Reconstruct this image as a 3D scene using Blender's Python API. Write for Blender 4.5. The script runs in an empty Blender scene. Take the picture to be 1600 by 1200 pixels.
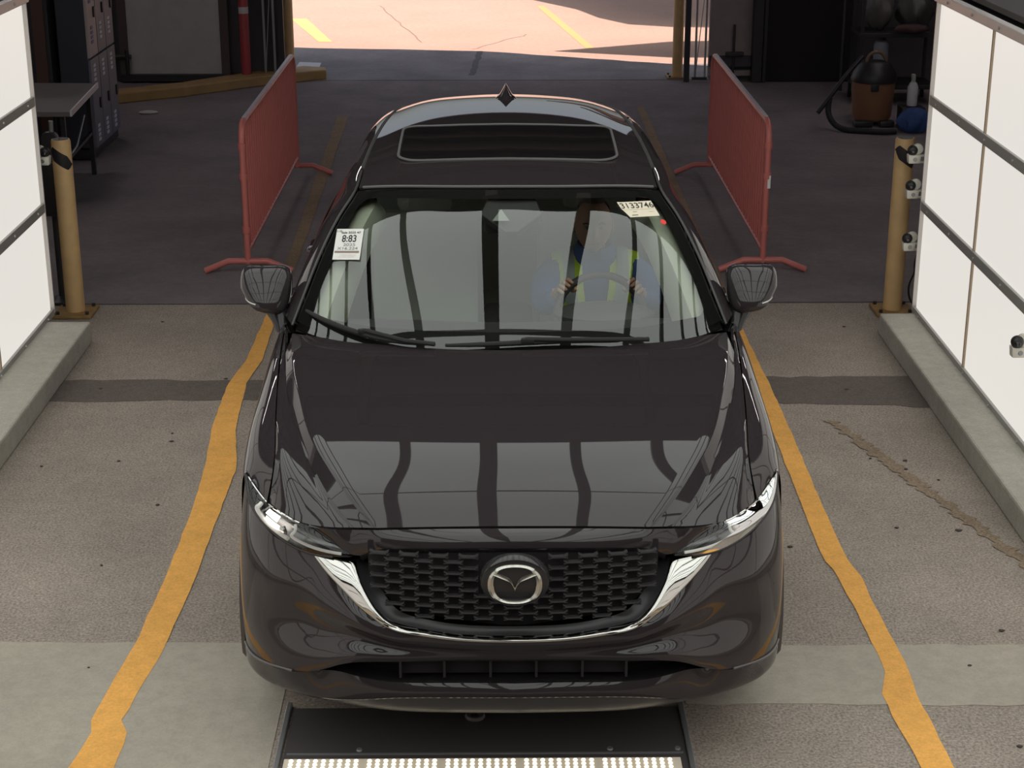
import bpy, bmesh, math, random
import numpy as np
from mathutils import Vector, Matrix, Euler
random.seed(7); np.random.seed(7)
S = bpy.context.scene
COL = S.collection

# ------------------------------------------------------------------ camera, sky, sun, exposure
cam_d = bpy.data.cameras.new('camera'); cam = bpy.data.objects.new('camera', cam_d); COL.objects.link(cam)
cam.location = (-0.05, -4.757, 3.105)
cam.rotation_euler = (math.radians(90 - 19.55), 0, -0.0095)
cam_d.sensor_width = 36.0; cam_d.lens = 36.0 * 2650 / 1600; cam_d.clip_end = 200
S.camera = cam
S.view_settings.view_transform = 'Standard'; S.view_settings.look = 'None'
S.view_settings.gamma = 1.0; S.view_settings.use_curve_mapping = False
S.view_settings.exposure = 0.0

SUN_DIR = Vector((-0.20, 0.15, -0.97)).normalized()
W = bpy.data.worlds.new('world'); S.world = W; W.use_nodes = True
wn = W.node_tree; bg = wn.nodes['Background']
sky = wn.nodes.new('ShaderNodeTexSky'); sky.sky_type = 'NISHITA'; sky.sun_disc = False
sky.sun_elevation = math.radians(75); sky.sun_rotation = math.radians(127)
hs_ = wn.nodes.new('ShaderNodeHueSaturation'); hs_.inputs['Saturation'].default_value = .45
wn.links.new(sky.outputs[0], hs_.inputs['Color']); wn.links.new(hs_.outputs[0], bg.inputs[0]); bg.inputs[1].default_value = 0.16; sky.dust_density = 4.0
sd = bpy.data.lights.new('sun', 'SUN'); sd.energy = 7.2; sd.color = (1.0, 0.84, 0.76); sd.angle = math.radians(0.6)
so = bpy.data.objects.new('sun', sd); COL.objects.link(so)
so.rotation_euler = SUN_DIR.to_track_quat('-Z', 'Y').to_euler(); so.location = (3, 12, 12)

OVERHEAD = 1.55      # radiance of the backlit ceiling panels
SIDE = 0.75         # radiance of the backlit side panels

# ------------------------------------------------------------------ materials
MATS = {}
def lin(r, g, b):
    f = lambda c: (c / 255) / 12.92 if c / 255 <= 0.04045 else ((c / 255 + 0.055) / 1.055) ** 2.4
    return (f(r), f(g), f(b), 1)
def mat(name, col=(.5, .5, .5), rough=.5, metal=0., spec=.5, emit=None, estr=0., coat=0., bump=0., bscale=200., var=0., vscale=8., alpha=None):
    if name in MATS: return MATS[name]
    m = bpy.data.materials.new(name); m.use_nodes = True; nt = m.node_tree
    p = nt.nodes['Principled BSDF']
    c = tuple(col[:3]) + (1,)
    p.inputs['Base Color'].default_value = c
    p.inputs['Roughness'].default_value = rough; p.inputs['Metallic'].default_value = metal
    p.inputs['Specular IOR Level'].default_value = spec
    p.inputs['Coat Weight'].default_value = coat; p.inputs['Coat Roughness'].default_value = 0.02
    if emit: p.inputs['Emission Color'].default_value = tuple(emit[:3]) + (1,); p.inputs['Emission Strength'].default_value = estr
    if var or bump:
        tc = nt.nodes.new('ShaderNodeTexCoord')
    if var:
        n = nt.nodes.new('ShaderNodeTexNoise'); n.inputs['Scale'].default_value = vscale; n.inputs['Detail'].default_value = 6
        nt.links.new(tc.outputs['Object'], n.inputs['Vector'])
        r = nt.nodes.new('ShaderNodeValToRGB')
        r.color_ramp.elements[0].position = .3; r.color_ramp.elements[1].position = .7
        r.color_ramp.elements[0].color = tuple(x * (1 - var) for x in c[:3]) + (1,)
        r.color_ramp.elements[1].color = tuple(min(1, x * (1 + var)) for x in c[:3]) + (1,)
        nt.links.new(n.outputs['Fac'], r.inputs['Fac']); nt.links.new(r.outputs['Color'], p.inputs['Base Color'])
    if bump:
        n2 = nt.nodes.new('ShaderNodeTexNoise'); n2.inputs['Scale'].default_value = bscale; n2.inputs['Detail'].default_value = 3
        nt.links.new(tc.outputs['Object'], n2.inputs['Vector'])
        b = nt.nodes.new('ShaderNodeBump'); b.inputs['Strength'].default_value = bump; b.inputs['Distance'].default_value = .01
        nt.links.new(n2.outputs['Fac'], b.inputs['Height']); nt.links.new(b.outputs['Normal'], p.inputs['Normal'])
    MATS[name] = m; return m

def asphalt(name, base, speck=.55, stain=.18, bump=.5):
    m = bpy.data.materials.new(name); m.use_nodes = True; nt = m.node_tree; L = nt.links
    p = nt.nodes['Principled BSDF']; p.inputs['Roughness'].default_value = .85; p.inputs['Specular IOR Level'].default_value = .3
    tc = nt.nodes.new('ShaderNodeTexCoord')
    def noise(sc, det=4, rough=.6):
        n = nt.nodes.new('ShaderNodeTexNoise'); n.inputs['Scale'].default_value = sc; n.inputs['Detail'].default_value = det
        n.inputs['Roughness'].default_value = rough; L.new(tc.outputs['Object'], n.inputs['Vector']); return n
    fine = noise(95, 3, .7); big = noise(1.1, 6); mid = noise(16, 4)
    def mr(node, a, b, lo=.3, hi=.7):
        r = nt.nodes.new('ShaderNodeMapRange'); r.inputs[1].default_value = lo; r.inputs[2].default_value = hi
        r.inputs[3].default_value = a; r.inputs[4].default_value = b; L.new(node.outputs['Fac'], r.inputs[0]); return r
    f = mr(fine, 1 - speck, 1 + speck, .33, .67); g = mr(big, 1 - stain, 1 + stain); h = mr(mid, .92, 1.08)
    m1 = nt.nodes.new('ShaderNodeMath'); m1.operation = 'MULTIPLY'; L.new(f.outputs[0], m1.inputs[0]); L.new(g.outputs[0], m1.inputs[1])
    m2 = nt.nodes.new('ShaderNodeMath'); m2.operation = 'MULTIPLY'; L.new(m1.outputs[0], m2.inputs[0]); L.new(h.outputs[0], m2.inputs[1])
    v = nt.nodes.new('ShaderNodeVectorMath'); v.operation = 'SCALE'; v.inputs[0].default_value = base[:3]
    L.new(m2.outputs[0], v.inputs['Scale']); L.new(v.outputs[0], p.inputs['Base Color'])
    b = nt.nodes.new('ShaderNodeBump'); b.inputs['Strength'].default_value = bump; b.inputs['Distance'].default_value = .006
    L.new(fine.outputs['Fac'], b.inputs['Height']); L.new(b.outputs['Normal'], p.inputs['Normal'])
    MATS[name] = m; return m

def glassmat(name, tint, refl=1.0, ior=1.5):
    m = bpy.data.materials.new(name); m.use_nodes = True; nt = m.node_tree; nt.nodes.remove(nt.nodes['Principled BSDF'])
    out = nt.nodes['Material Output']
    t = nt.nodes.new('ShaderNodeBsdfTransparent'); t.inputs[0].default_value = tuple(tint) + (1,)
    g = nt.nodes.new('ShaderNodeBsdfGlossy'); g.inputs['Roughness'].default_value = 0.0
    fr = nt.nodes.new('ShaderNodeFresnel'); fr.inputs[0].default_value = ior
    mu = nt.nodes.new('ShaderNodeMath'); mu.operation = 'MULTIPLY'; mu.inputs[1].default_value = refl; mu.use_clamp = True
    mx = nt.nodes.new('ShaderNodeMixShader')
    nt.links.new(fr.outputs[0], mu.inputs[0]); nt.links.new(mu.outputs[0], mx.inputs[0])
    nt.links.new(t.outputs[0], mx.inputs[1]); nt.links.new(g.outputs[0], mx.inputs[2]); nt.links.new(mx.outputs[0], out.inputs[0])
    MATS[name] = m; return m

def lightmat(name, col, strength):
    m = bpy.data.materials.new(name); m.use_nodes = True
    p = m.node_tree.nodes['Principled BSDF']
    p.inputs['Base Color'].default_value = (.75, .75, .73, 1); p.inputs['Roughness'].default_value = .35; p.inputs['Specular IOR Level'].default_value = .15
    p.inputs['Base Color'].default_value = (.1, .1, .1, 1)
    p.inputs['Emission Color'].default_value = tuple(col) + (1,); p.inputs['Emission Strength'].default_value = strength
    MATS[name] = m; return m

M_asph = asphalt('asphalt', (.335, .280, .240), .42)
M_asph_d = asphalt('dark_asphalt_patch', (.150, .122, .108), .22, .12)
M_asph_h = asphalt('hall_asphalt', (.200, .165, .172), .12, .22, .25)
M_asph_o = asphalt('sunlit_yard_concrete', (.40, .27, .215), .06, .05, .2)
M_asph_s = asphalt('apron_asphalt', (.20, .185, .20), .14, .25, .25)  # darker copy of the yard ground, shade put into the colour
M_conc = asphalt('worn_concrete', (.415, .368, .310), .06, .10, .2)
M_kerb = asphalt('kerb_concrete', (.47, .437, .38), .10, .15, .3)
M_yel = asphalt('yellow_road_paint', (.88, .44, .11), .10, .16, .4)
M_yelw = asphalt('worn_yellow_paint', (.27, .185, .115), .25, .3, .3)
M_yelf = asphalt('faded_yellow_paint', (.275, .205, .145), .35, .3, .4)
M_seam = mat('seam_steel', (.03, .026, .025), .6)
M_wall = mat('dim_wall_paint', (.17, .15, .15), .8, var=.12, vscale=3)
M_wall_d = mat('dark_wall_paint', (.060, .052, .056), .8, var=.15, vscale=3)
M_ceil = mat('dark_ceiling', (.13, .112, .118), .9)
M_black = mat('black_opening', (.012, .009, .011), .9)
M_steel = mat('grey_steel', (.33, .33, .34), .45, .6)
M_rail = mat('satin_aluminium_rail', (.42, .41, .385), .45, .3)
M_railtop = mat('bright_aluminium_rail', (.62, .58, .55), .4, .3)
M_darkmetal = mat('dark_metal', (.035, .032, .034), .5, .2)
M_ypost = mat('yellow_post_paint', (.66, .42, .20), .5, var=.10, vscale=9)
M_red = mat('red_barrier_paint', (.58, .165, .145), .42, var=.06)
M_white = mat('white_plastic', (.72, .69, .60), .45)
M_blackp = mat('black_plastic', (.022, .019, .021), .45)
M_blackr = mat('black_rubber', (.018, .016, .017), .75)
M_lens = mat('camera_lens', (.01, .01, .012), .05, spec=.8)

M_paint = mat('black_car_paint', (.034, .0270, .0295), .35, spec=.0, coat=1.0)
M_gloss = mat('gloss_black_trim', (.022, .019, .021), .12, spec=.5)
M_clad = mat('dark_grey_cladding', (.035, .031, .033), .5)
M_chrome = mat('chrome', (.62, .60, .57), .06, 1.0)
M_satin = mat('satin_chrome', (.60, .58, .53), .24, 1.0)
M_chromed = mat('dark_chrome', (.26, .25, .25), .12, 1.0)
M_glass = glassmat('windshield_glass', (.96, 1.0, .96), 2.0, 1.55)
M_sideg = glassmat('front_side_glass', (.80, .84, .82), 1.6)
M_tint = glassmat('tinted_side_glass', (.10, .11, .11), 1.6)
M_lensg = glassmat('headlight_lens', (.92, .93, .93), 1.0)
M_drl = mat('white_light_guide', (.6, .58, .55), .3, emit=(1, .93, .84), estr=.20)
M_lamp = mat('lit_headlamp', (.9, .9, .9), .3, emit=(1, .93, .82), estr=4.5)
M_led = mat('lit_led', (.9, .9, .9), .3, emit=(1, .86, .60), estr=2.4)
M_ledpcb = mat('led_strip_board', (.55, .5, .42), .4, emit=(1, .82, .62), estr=.18)
M_tail = mat('red_tail_lamp', (.35, .01, .01), .1, coat=1)
M_cream = mat('cream_interior_trim', (.60, .62, .50), .8)
M_dash = mat('dark_dashboard', (.060, .056, .056), .65)
M_seat = mat('grey_seat_leather', (.36, .36, .32), .6)
M_alloy = mat('dark_alloy', (.18, .18, .18), .3, .9)
M_skin = mat('skin', (.56, .31, .21), .55)
M_hair = mat('grey_brown_hair', (.12, .09, .075), .7)
M_shirt = mat('blue_shirt', (.05, .13, .36), .8)
M_vest = mat('hi_vis_yellow', (.62, .80, .03), .7)
M_refl = mat('silver_reflective_tape', (.42, .45, .45), .5)
M_jean = mat('dark_trousers', (.03, .035, .06), .9)
M_paper = mat('white_paper', (.80, .78, .74), .6)
M_paperw = mat('cream_paper', (.86, .76, .60), .6)
M_ink = mat('black_ink', (.03, .028, .03), .7)
M_inkg = mat('grey_ink', (.22, .20, .19), .7)
M_redst = mat('red_sticker', (.85, .06, .05), .5)
M_overhead = lightmat('backlit_ceiling_sheet', (.95, 1.0, .955), OVERHEAD)
M_sidel = lightmat('backlit_side_sheet', (1.0, .955, .885), SIDE)

# ------------------------------------------------------------------ mesh helpers
def spl(P, n=None, ts=None, T=None):
    P = np.asarray(P, float); k = len(P)
    if T is None:
        d = np.sqrt(np.linalg.norm(np.diff(P, axis=0), axis=1) ** 2 + 1e-12); T = np.concatenate([[0], np.cumsum(d)]); T = T / T[-1]
    if ts is None: ts = np.linspace(0, 1, n)
    if k == 2: return P[0] + (P[1] - P[0]) * np.asarray(ts)[:, None]
    h = np.diff(T); A = np.zeros((k, k)); R = np.zeros((k, P.shape[1]))
    A[0, 0] = A[-1, -1] = 1
    for i in range(1, k - 1):
        A[i, i - 1] = h[i - 1]; A[i, i] = 2 * (h[i - 1] + h[i]); A[i, i + 1] = h[i]
        R[i] = 6 * ((P[i + 1] - P[i]) / h[i] - (P[i] - P[i - 1]) / h[i - 1])
    m = np.linalg.solve(A, R); out = []
    for t in ts:
        i = min(max(np.searchsorted(T, t) - 1, 0), k - 2); a = (T[i + 1] - t) / h[i]; b = 1 - a
        out.append(a * P[i] + b * P[i + 1] + ((a ** 3 - a) * m[i] + (b ** 3 - b) * m[i + 1]) * h[i] ** 2 / 6)
    return np.array(out)

def loft(curves, nu, nv, us=None):
    R = np.array([spl(c, nu, ts=us) for c in curves])
    if len(curves) == 2:
        w = np.linspace(0, 1, nv)[:, None, None]; return R[0] * (1 - w) + R[1] * w
    d = np.linalg.norm(np.diff(R, axis=0), axis=2).mean(axis=1) + 1e-9; T = np.concatenate([[0], np.cumsum(d)]); T /= T[-1]
    out = np.zeros((nv, nu, 3))
    for j in range(nu): out[:, j] = spl(R[:, j], nv, T=T)
    return out

def mir(c):
    """full-width curve from the half curve that starts on the centre line"""
    c = [list(p) for p in c]; c[0][0] = 0.0
    return [(-p[0], p[1], p[2]) for p in c[:0:-1]] + [tuple(p) for p in c]

def gnormals(A):
    du = np.gradient(A, axis=1); dv = np.gradient(A, axis=0); n = np.cross(du, dv)
    return n / (np.linalg.norm(n, axis=2, keepdims=True) + 1e-12)
CARC = np.array((0, 2.2, 0.55))
def outward(A):
    n = gnormals(A); s = np.sign(((A - CARC * np.array((0, 1, 1)) - np.stack([A[..., 0] * .55, 0 * A[..., 0], 0 * A[..., 0]], -1)) * n).sum())
    return n * (s if s else 1)

class MB:
    def __init__(s): s.v = []; s.f = []
    def verts(s, L): b = len(s.v); s.v += [tuple(map(float, p)) for p in L]; return b
    def grid(s, A, flange=0., closed_u=False, keep=None):
        nv, nu = A.shape[:2]; b = s.verts(A.reshape(-1, 3))
        for i in range(nv - 1):
            for j in range(nu - 1 + closed_u):
                j2 = (j + 1) % nu
                if keep is not None and not (keep[i, j] or keep[i, j2] or keep[i + 1, j] or keep[i + 1, j2]): continue
                s.f.append((b + i * nu + j, b + i * nu + j2, b + (i + 1) * nu + j2, b + (i + 1) * nu + j))
        if flange:
            N = outward(A)
            for idx in ([(0, j) for j in range(nu)], [(nv - 1, j) for j in range(nu)], [(i, 0) for i in range(nv)], [(i, nu - 1) for i in range(nv)]):
                top = [A[i, j] for i, j in idx]; bot = [A[i, j] - N[i, j] * flange for i, j in idx]
                t = s.verts(top); q = s.verts(bot)
                for k in range(len(idx) - 1): s.f.append((t + k, t + k + 1, q + k + 1, q + k))
        return s
    def box(s, c, d, rot=None, taper=None):
        x, y, z = (e / 2 for e in d); P = [(-x, -y, -z), (x, -y, -z), (x, y, -z), (-x, y, -z), (-x, -y, z), (x, -y, z), (x, y, z), (-x, y, z)]
        if taper: P = [(p[0] * (taper if p[2] > 0 else 1), p[1] * (taper if p[2] > 0 else 1), p[2]) for p in P]
        R = rot if rot is not None else Matrix.Identity(3)
        b = s.verts([Vector(c) + R @ Vector(p) for p in P])
        s.f += [tuple(b + i for i in q) for q in ((0, 3, 2, 1), (4, 5, 6, 7), (0, 1, 5, 4), (1, 2, 6, 5), (2, 3, 7, 6), (3, 0, 4, 7))]
        return s
    def bar(s, p, q, w, h):
        p, q = Vector(p), Vector(q); d = (q - p); r = d.to_track_quat('Y', 'Z').to_matrix()
        return s.box((p + q) / 2, (w, d.length, h), r)
    def tube(s, path, r, n=10, caps=True):
        path = [Vector(p) for p in path]; rr = r if isinstance(r, (list, tuple)) else [r] * len(path); rings = []
        up = None
        for i, p in enumerate(path):
            t = (path[min(i + 1, len(path) - 1)] - path[max(i - 1, 0)]).normalized()
            if up is None: up = t.orthogonal().normalized()
            a = (up - t * up.dot(t)).normalized(); up = a; bb = t.cross(a)
            rings.append(s.verts([p + (a * math.cos(2 * math.pi * k / n) + bb * math.sin(2 * math.pi * k / n)) * rr[i] for k in range(n)]))
        for a, b in zip(rings, rings[1:]):
            for k in range(n): s.f.append((a + k, a + (k + 1) % n, b + (k + 1) % n, b + k))
        if caps: s.f.append(tuple(rings[0] + k for k in range(n))[::-1]); s.f.append(tuple(rings[-1] + k for k in range(n)))
        return s
    def lathe(s, prof, c, axis='Z', n=24):
        rings = []
        for r, h in prof:
            L = []
            for k in range(n):
                a = 2 * math.pi * k / n; u, v = r * math.cos(a), r * math.sin(a)
                o = {'Z': (u, v, h), 'Y': (u, h, v), 'X': (h, u, v)}[axis]; L.append(Vector(c) + Vector(o))
            rings.append(s.verts(L))
        for a, b in zip(rings, rings[1:]):
            for k in range(n): s.f.append((a + k, a + (k + 1) % n, b + (k + 1) % n, b + k))
        s.f.append(tuple(rings[0] + k for k in range(n))[::-1]); s.f.append(tuple(rings[-1] + k for k in range(n)))
        return s
    def prism(s, poly, z0, z1):
        n = len(poly); a = s.verts([(p[0], p[1], z0) for p in poly]); b = s.verts([(p[0], p[1], z1) for p in poly])
        s.f.append(tuple(a + k for k in range(n))[::-1]); s.f.append(tuple(b + k for k in range(n)))
        for k in range(n): s.f.append((a + k, a + (k + 1) % n, b + (k + 1) % n, b + k))
        return s
    def ribbon(s, L, R, z, th=.004):
        n = len(L); a = s.verts([(p[0], p[1], z + th) for p in L]); b = s.verts([(p[0], p[1], z + th) for p in R])
        for k in range(n - 1): s.f.append((a + k, b + k, b + k + 1, a + k + 1))
        return s
    def ball(s, c, r, nu=14, nv=9):
        r = r if isinstance(r, (tuple, list)) else (r, r, r)
        A = np.array([[(c[0] + r[0] * math.sin(math.pi * i / nv) * math.cos(2 * math.pi * j / nu), c[1] + r[1] * math.sin(math.pi * i / nv) * math.sin(2 * math.pi * j / nu), c[2] + r[2] * math.cos(math.pi * i / nv)) for j in range(nu)] for i in range(nv + 1)])
        return s.grid(A, closed_u=True)
    def build(s, name, m, parent=None, smooth=True, bevel=0., weld=True, angle=40, recalc=False):
        me = bpy.data.meshes.new(name); me.from_pydata(s.v, [], s.f); me.update()
        if bevel or recalc:
            bm = bmesh.new(); bm.from_mesh(me)
            if recalc: bmesh.ops.recalc_face_normals(bm, faces=bm.faces)
            if bevel:
                bmesh.ops.bevel(bm, geom=[e for e in bm.edges if len(e.link_faces) == 2 and e.calc_face_angle(0) > .6], offset=bevel, segments=2, affect='EDGES', profile=.5, clamp_overlap=True)
            bm.to_mesh(me); bm.free()
        if smooth:
            me.shade_smooth() if hasattr(me, 'shade_smooth') else None
            me.set_sharp_from_angle(angle=math.radians(angle))
        me.materials.append(m)
        o = bpy.data.objects.new(name, me); COL.objects.link(o)
        if parent is not None:
            o.parent = parent
            if parent.parent is None and parent.type == 'EMPTY': o.location = -parent.location
        return o

def tag(o, label, cat, group=None):
    o['label'] = label; o['category'] = cat
    if group: o['group'] = group
    return o
def thing(name, label, cat, loc=(0, 0, 0), group=None):
    o = bpy.data.objects.new(name, None); COL.objects.link(o); o.location = loc; o.empty_display_size = .1
    return tag(o, label, cat, group)
def struct(name, mb, m, **k):
    o = mb.build(name, m, **k); o['kind'] = 'structure'; return o
def copy_tree(o, parent=None):
    c = o.copy(); COL.objects.link(c)
    if parent: c.parent = parent
    for ch in [x for x in bpy.data.objects if x.parent == o]: copy_tree(ch, c)
    return c
def text_mesh(name, txt, size, m, parent, M, sx=1., bold=0.0):
    cu = bpy.data.curves.new(name, 'FONT'); cu.body = txt; cu.size = size; cu.align_x = 'CENTER'; cu.align_y = 'CENTER'; cu.offset = bold
    t = bpy.data.objects.new(name, cu); COL.objects.link(t)
    dg = bpy.context.evaluated_depsgraph_get(); me = bpy.data.meshes.new_from_object(t.evaluated_get(dg))
    bpy.data.objects.remove(t); me.name = name
    me.transform(M @ Matrix.Diagonal((sx, 1, 1, 1))); me.materials.clear(); me.materials.append(m)
    o = bpy.data.objects.new(name, me); COL.objects.link(o); o.parent = parent
    return o

# ================================================================== THE SETTING
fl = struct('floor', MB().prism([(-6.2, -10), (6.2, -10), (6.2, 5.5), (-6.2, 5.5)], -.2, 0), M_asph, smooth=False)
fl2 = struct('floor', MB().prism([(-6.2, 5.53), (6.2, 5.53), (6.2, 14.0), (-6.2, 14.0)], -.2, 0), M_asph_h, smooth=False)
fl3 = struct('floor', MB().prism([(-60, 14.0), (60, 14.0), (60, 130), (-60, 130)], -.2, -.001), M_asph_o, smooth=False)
def fpart(name, mb, m, parent): o = mb.build(name, m, parent, smooth=False); return o
fpart('expansion_joint', MB().prism([(-6.2, 5.5), (6.2, 5.5), (6.2, 5.53), (-6.2, 5.53)], -.2, -.004), M_seam, fl)
# doorway ground painted darker for shade, its far edge follows the eaves' shadow
def wob(a, b, n, amp, seed):
    rng = random.Random(seed); L = []
    for i in range(n + 1):
        t = i / n; L.append((a[0] + (b[0] - a[0]) * t + rng.uniform(-amp, amp) * .3, a[1] + (b[1] - a[1]) * t + rng.uniform(-amp, amp)))
    return L
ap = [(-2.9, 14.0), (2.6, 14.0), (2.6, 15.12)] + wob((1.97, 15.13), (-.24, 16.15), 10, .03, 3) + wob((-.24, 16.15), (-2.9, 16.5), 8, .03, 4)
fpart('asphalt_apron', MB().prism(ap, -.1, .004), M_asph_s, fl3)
# concrete slabs and patches set in the front asphalt
fpart('concrete_slab', MB().prism([(-2.45, -3.0), (-.80, -3.0)] + wob((-.82, .98), (-.9, 1.02), 3, .01, 1) + wob((-1.1, 1.03), (-2.45, 1.06), 14, .006, 5), -.1, .003), M_conc, fl)
fpart('concrete_slab', MB().prism(wob((.62, .56), (2.26, .53), 16, .012, 6) + wob((2.26, .99), (.62, 1.0), 16, .010, 7), -.1, .003), M_conc, fl)
fpart('asphalt_patch', MB().prism(wob((-2.46, 3.72), (-.9, 3.76), 14, .015, 8) + wob((-.9, 4.05), (-2.43, 4.07), 14, .015, 9), -.1, .003), M_asph_d, fl)
fpart('asphalt_patch', MB().prism(wob((.9, 3.72), (2.24, 3.60), 14, .015, 10) + wob((2.23, 4.09), (.9, 4.08), 14, .015, 11), -.1, .003), M_asph_d, fl)
# painted lane lines
def line(name, pairs, m, parent, z=.0035, n=90, jit=.003, seed=1):
    rng = random.Random(seed); pairs = sorted(pairs, key=lambda p: p[2]); ys = np.linspace(pairs[0][2], pairs[-1][2], n)
    Lx = np.interp(ys, [p[2] for p in pairs], [p[0] for p in pairs]); Rx = np.interp(ys, [p[2] for p in pairs], [p[1] for p in pairs])
    fpart(name, MB().ribbon([(x + rng.uniform(-jit, jit), y) for x, y in zip(Lx, ys)], [(x + rng.uniform(-jit, jit), y) for x, y in zip(Rx, ys)], z, .0), m, parent)
line('lane_line', [(-1.50, -1.37, -1.5), (-1.49, -1.33, .1), (-1.455, -1.33, .38), (-1.48, -1.37, .45), (-1.435, -1.315, 1.0), (-1.425, -1.30, 1.6), (-1.43, -1.30, 2.3), (-1.455, -1.30, 2.8), (-1.50, -1.375, 3.3), (-1.515, -1.405, 3.72), (-1.52, -1.42, 4.0), (-1.475, -1.385, 4.4), (-1.475, -1.395, 4.9), (-1.47, -1.40, 5.5)], M_yel, fl, .0042, seed=2)
line('lane_line', [(1.365, 1.472, -1.5), (1.365, 1.472, .14), (1.345, 1.47, .4), (1.335, 1.46, .62), (1.385, 1.475, .80), (1.375, 1.46, 1.2), (1.36, 1.455, 1.6), (1.33, 1.43, 1.75), (1.335, 1.43, 2.4), (1.345, 1.44, 3.2), (1.35, 1.44, 4.0), (1.355, 1.43, 4.8), (1.36, 1.43, 5.5)], M_yel, fl, .0042, seed=3)
line('lane_line', [(1.64, 1.70, 3.4), (2.18, 2.25, 1.6)], M_yelf, fl, .0036, jit=.02, seed=4)
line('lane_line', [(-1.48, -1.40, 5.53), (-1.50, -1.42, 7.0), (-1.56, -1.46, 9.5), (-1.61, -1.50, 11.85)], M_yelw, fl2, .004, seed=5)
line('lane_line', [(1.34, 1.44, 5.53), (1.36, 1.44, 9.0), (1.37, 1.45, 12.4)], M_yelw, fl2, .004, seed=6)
line('lane_line', [(-2.29, -2.12, 16.95), (-2.90, -2.68, 19.2)], mat('sunlit_yellow_paint', (.60, .40, .16), .8), fl3, .001, seed=7)
line('lane_line', [(1.06, 1.17, 16.4), (.80, .92, 18.5), (.55, .66, 20.6)], mat('pale_yellow_paint', (.52, .33, .14), .8), fl3, .001, seed=8)
# crack across the yard and wheel wear in the hall
cr = wob((-.35, 16.3), (.35, 17.6), 12, .05, 12)
fpart('pavement_crack', MB().ribbon(cr, [(x + .02, y) for x, y in cr], .0, .001), mat('crack_dirt', (.24, .16, .13), .9), fl3)
cr = wob((-1.75, 20.6), (-1.0, 16.9), 14, .05, 13)
fpart('pavement_crack', MB().ribbon(cr, [(x + .018, y) for x, y in cr], .0, .001), MATS['crack_dirt'], fl3)
cr = wob((-.35, 14.3), (-.28, 16.1), 10, .05, 14)
fpart('pavement_crack', MB().ribbon(cr, [(x + .07, y) for x, y in cr], .0, .006), mat('tar_seal', (.05, .045, .05), .7), fl3)

rng = random.Random(5); mb = MB()
for k in range(46):
    x, y, r = rng.uniform(-2.3, 2.1), rng.uniform(.1, 5.2), rng.uniform(.004, .011)
    if abs(x) < .95: continue
    mb.prism([(x + r * math.cos(a) * rng.uniform(.8, 1.6), y + r * math.sin(a)) for a in np.linspace(0, 2 * math.pi, 7, endpoint=False)], .002, .0055)
fpart('floor_specks', mb, mat('dark_specks', (.06, .05, .045), .8), fl)['kind'] = 'stuff'

# kerbs along both walls of light
def kerb(xa, xb, ya, yb, name):
    struct(name, MB().prism([(xa, ya), (xb, ya), (xb, yb), (xa, yb)], 0, .13), M_kerb, smooth=False, bevel=.012)
kerb(-2.90, -2.425, -3, 4.74, 'trim_1'); kerb(2.225, 2.62, -3, 4.86, 'trim_2')

# building shell
struct('wall_left', MB().box((-6.1, 2, 2.3), (.2, 24, 4.6)), M_wall_d, smooth=False)
struct('wall_right', MB().box((6.1, 2, 2.3), (.2, 24, 4.6)), M_wall_d, smooth=False)
struct('wall_front', MB().box((0, -10.1, 2.3), (12.4, .2, 4.6)), M_wall_d, smooth=False)
wl = struct('wall_back', MB().box((-4.3, 14.1, 2.3), (3.75, .22, 4.6)), M_wall_d, smooth=False)
wr = struct('wall_back', MB().box((4.24, 14.1, 2.3), (3.86, .22, 4.6)), M_wall_d, smooth=False)
struct('wall_back', MB().box((-.06, 14.1, 4.1), (4.74, .22, 1.0)), M_wall_d, smooth=False)
ce = struct('ceiling', MB().box((0, 2, 4.7), (12.6, 24.4, .2)), M_ceil, smooth=False)
for y in (5.2, 7.4, 9.6, 11.8):
    MB().box((0, y, 4.45), (12, .16, .3)).build('roof_beam', M_darkmetal, ce, smooth=False)
for x in (-3.6, -1.2, 1.2, 3.6):
    MB().box((x, 9, 4.25), (.08, 9.5, .08)).build('roof_purlin', M_darkmetal, ce, smooth=False)
# eaves outlined to set the shade line; unseen slabs added to shade the yard
struct('trim_3', MB().prism([(-9, 14.2), (9, 14.2), (9, 14.25), (3.4, 14.25), (2.92, 14.42), (.71, 15.44), (-1.51, 15.73), (-9, 16.0)], 4.5, 4.7), M_ceil, smooth=False)
struct('trim_4', MB().prism([(1.16, 20.84), (1.78, 19.70), (2.05, 18.75), (2.40, 18.10), (2.94, 17.84), (5.5, 17.6), (5.5, 22.5), (.95, 22.5)], 3.0, 3.2), M_ceil, smooth=False)
struct('trim_5', MB().prism([(1.28, 15.68), (2.80, 16.48), (6.8, 17.0), (6.8, 15.2), (2.68, 15.16)], 2.98, 3.06), M_ceil, smooth=False)

# back wall, left of the doorway: pale board in a frame, pipes, posts, folded gate
MB().box((-3.55, 13.95, 1.55), (1.02, .04, 3.0)).build('wall_board', mat('grey_board', (.42, .39, .395), .8, var=.06), wl, smooth=False)
for x in (-4.10, -3.00): MB().box((x, 13.93, 1.5), (.09, .07, 3.0)).build('board_frame', mat('brown_frame', (.075, .055, .05), .7), wl, smooth=False)
MB().box((-3.55, 13.90, .055), (1.2, .12, .07)).build('board_sill', M_darkmetal, wl, smooth=False)
MB().tube([(-4.24, 13.9, .3), (-4.24, 13.9, 3.0)], .03).build('wall_pipe', M_darkmetal, wl)
MB().tube([(-4.4, 13.88, .28), (-4.02, 13.88, .28)], .025).build('wall_pipe', M_darkmetal, wl)
MB().tube([(-4.06, 13.86, .08), (-4.06, 13.86, .36)], .02).build('wall_pipe', M_darkmetal, wl)
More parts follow.
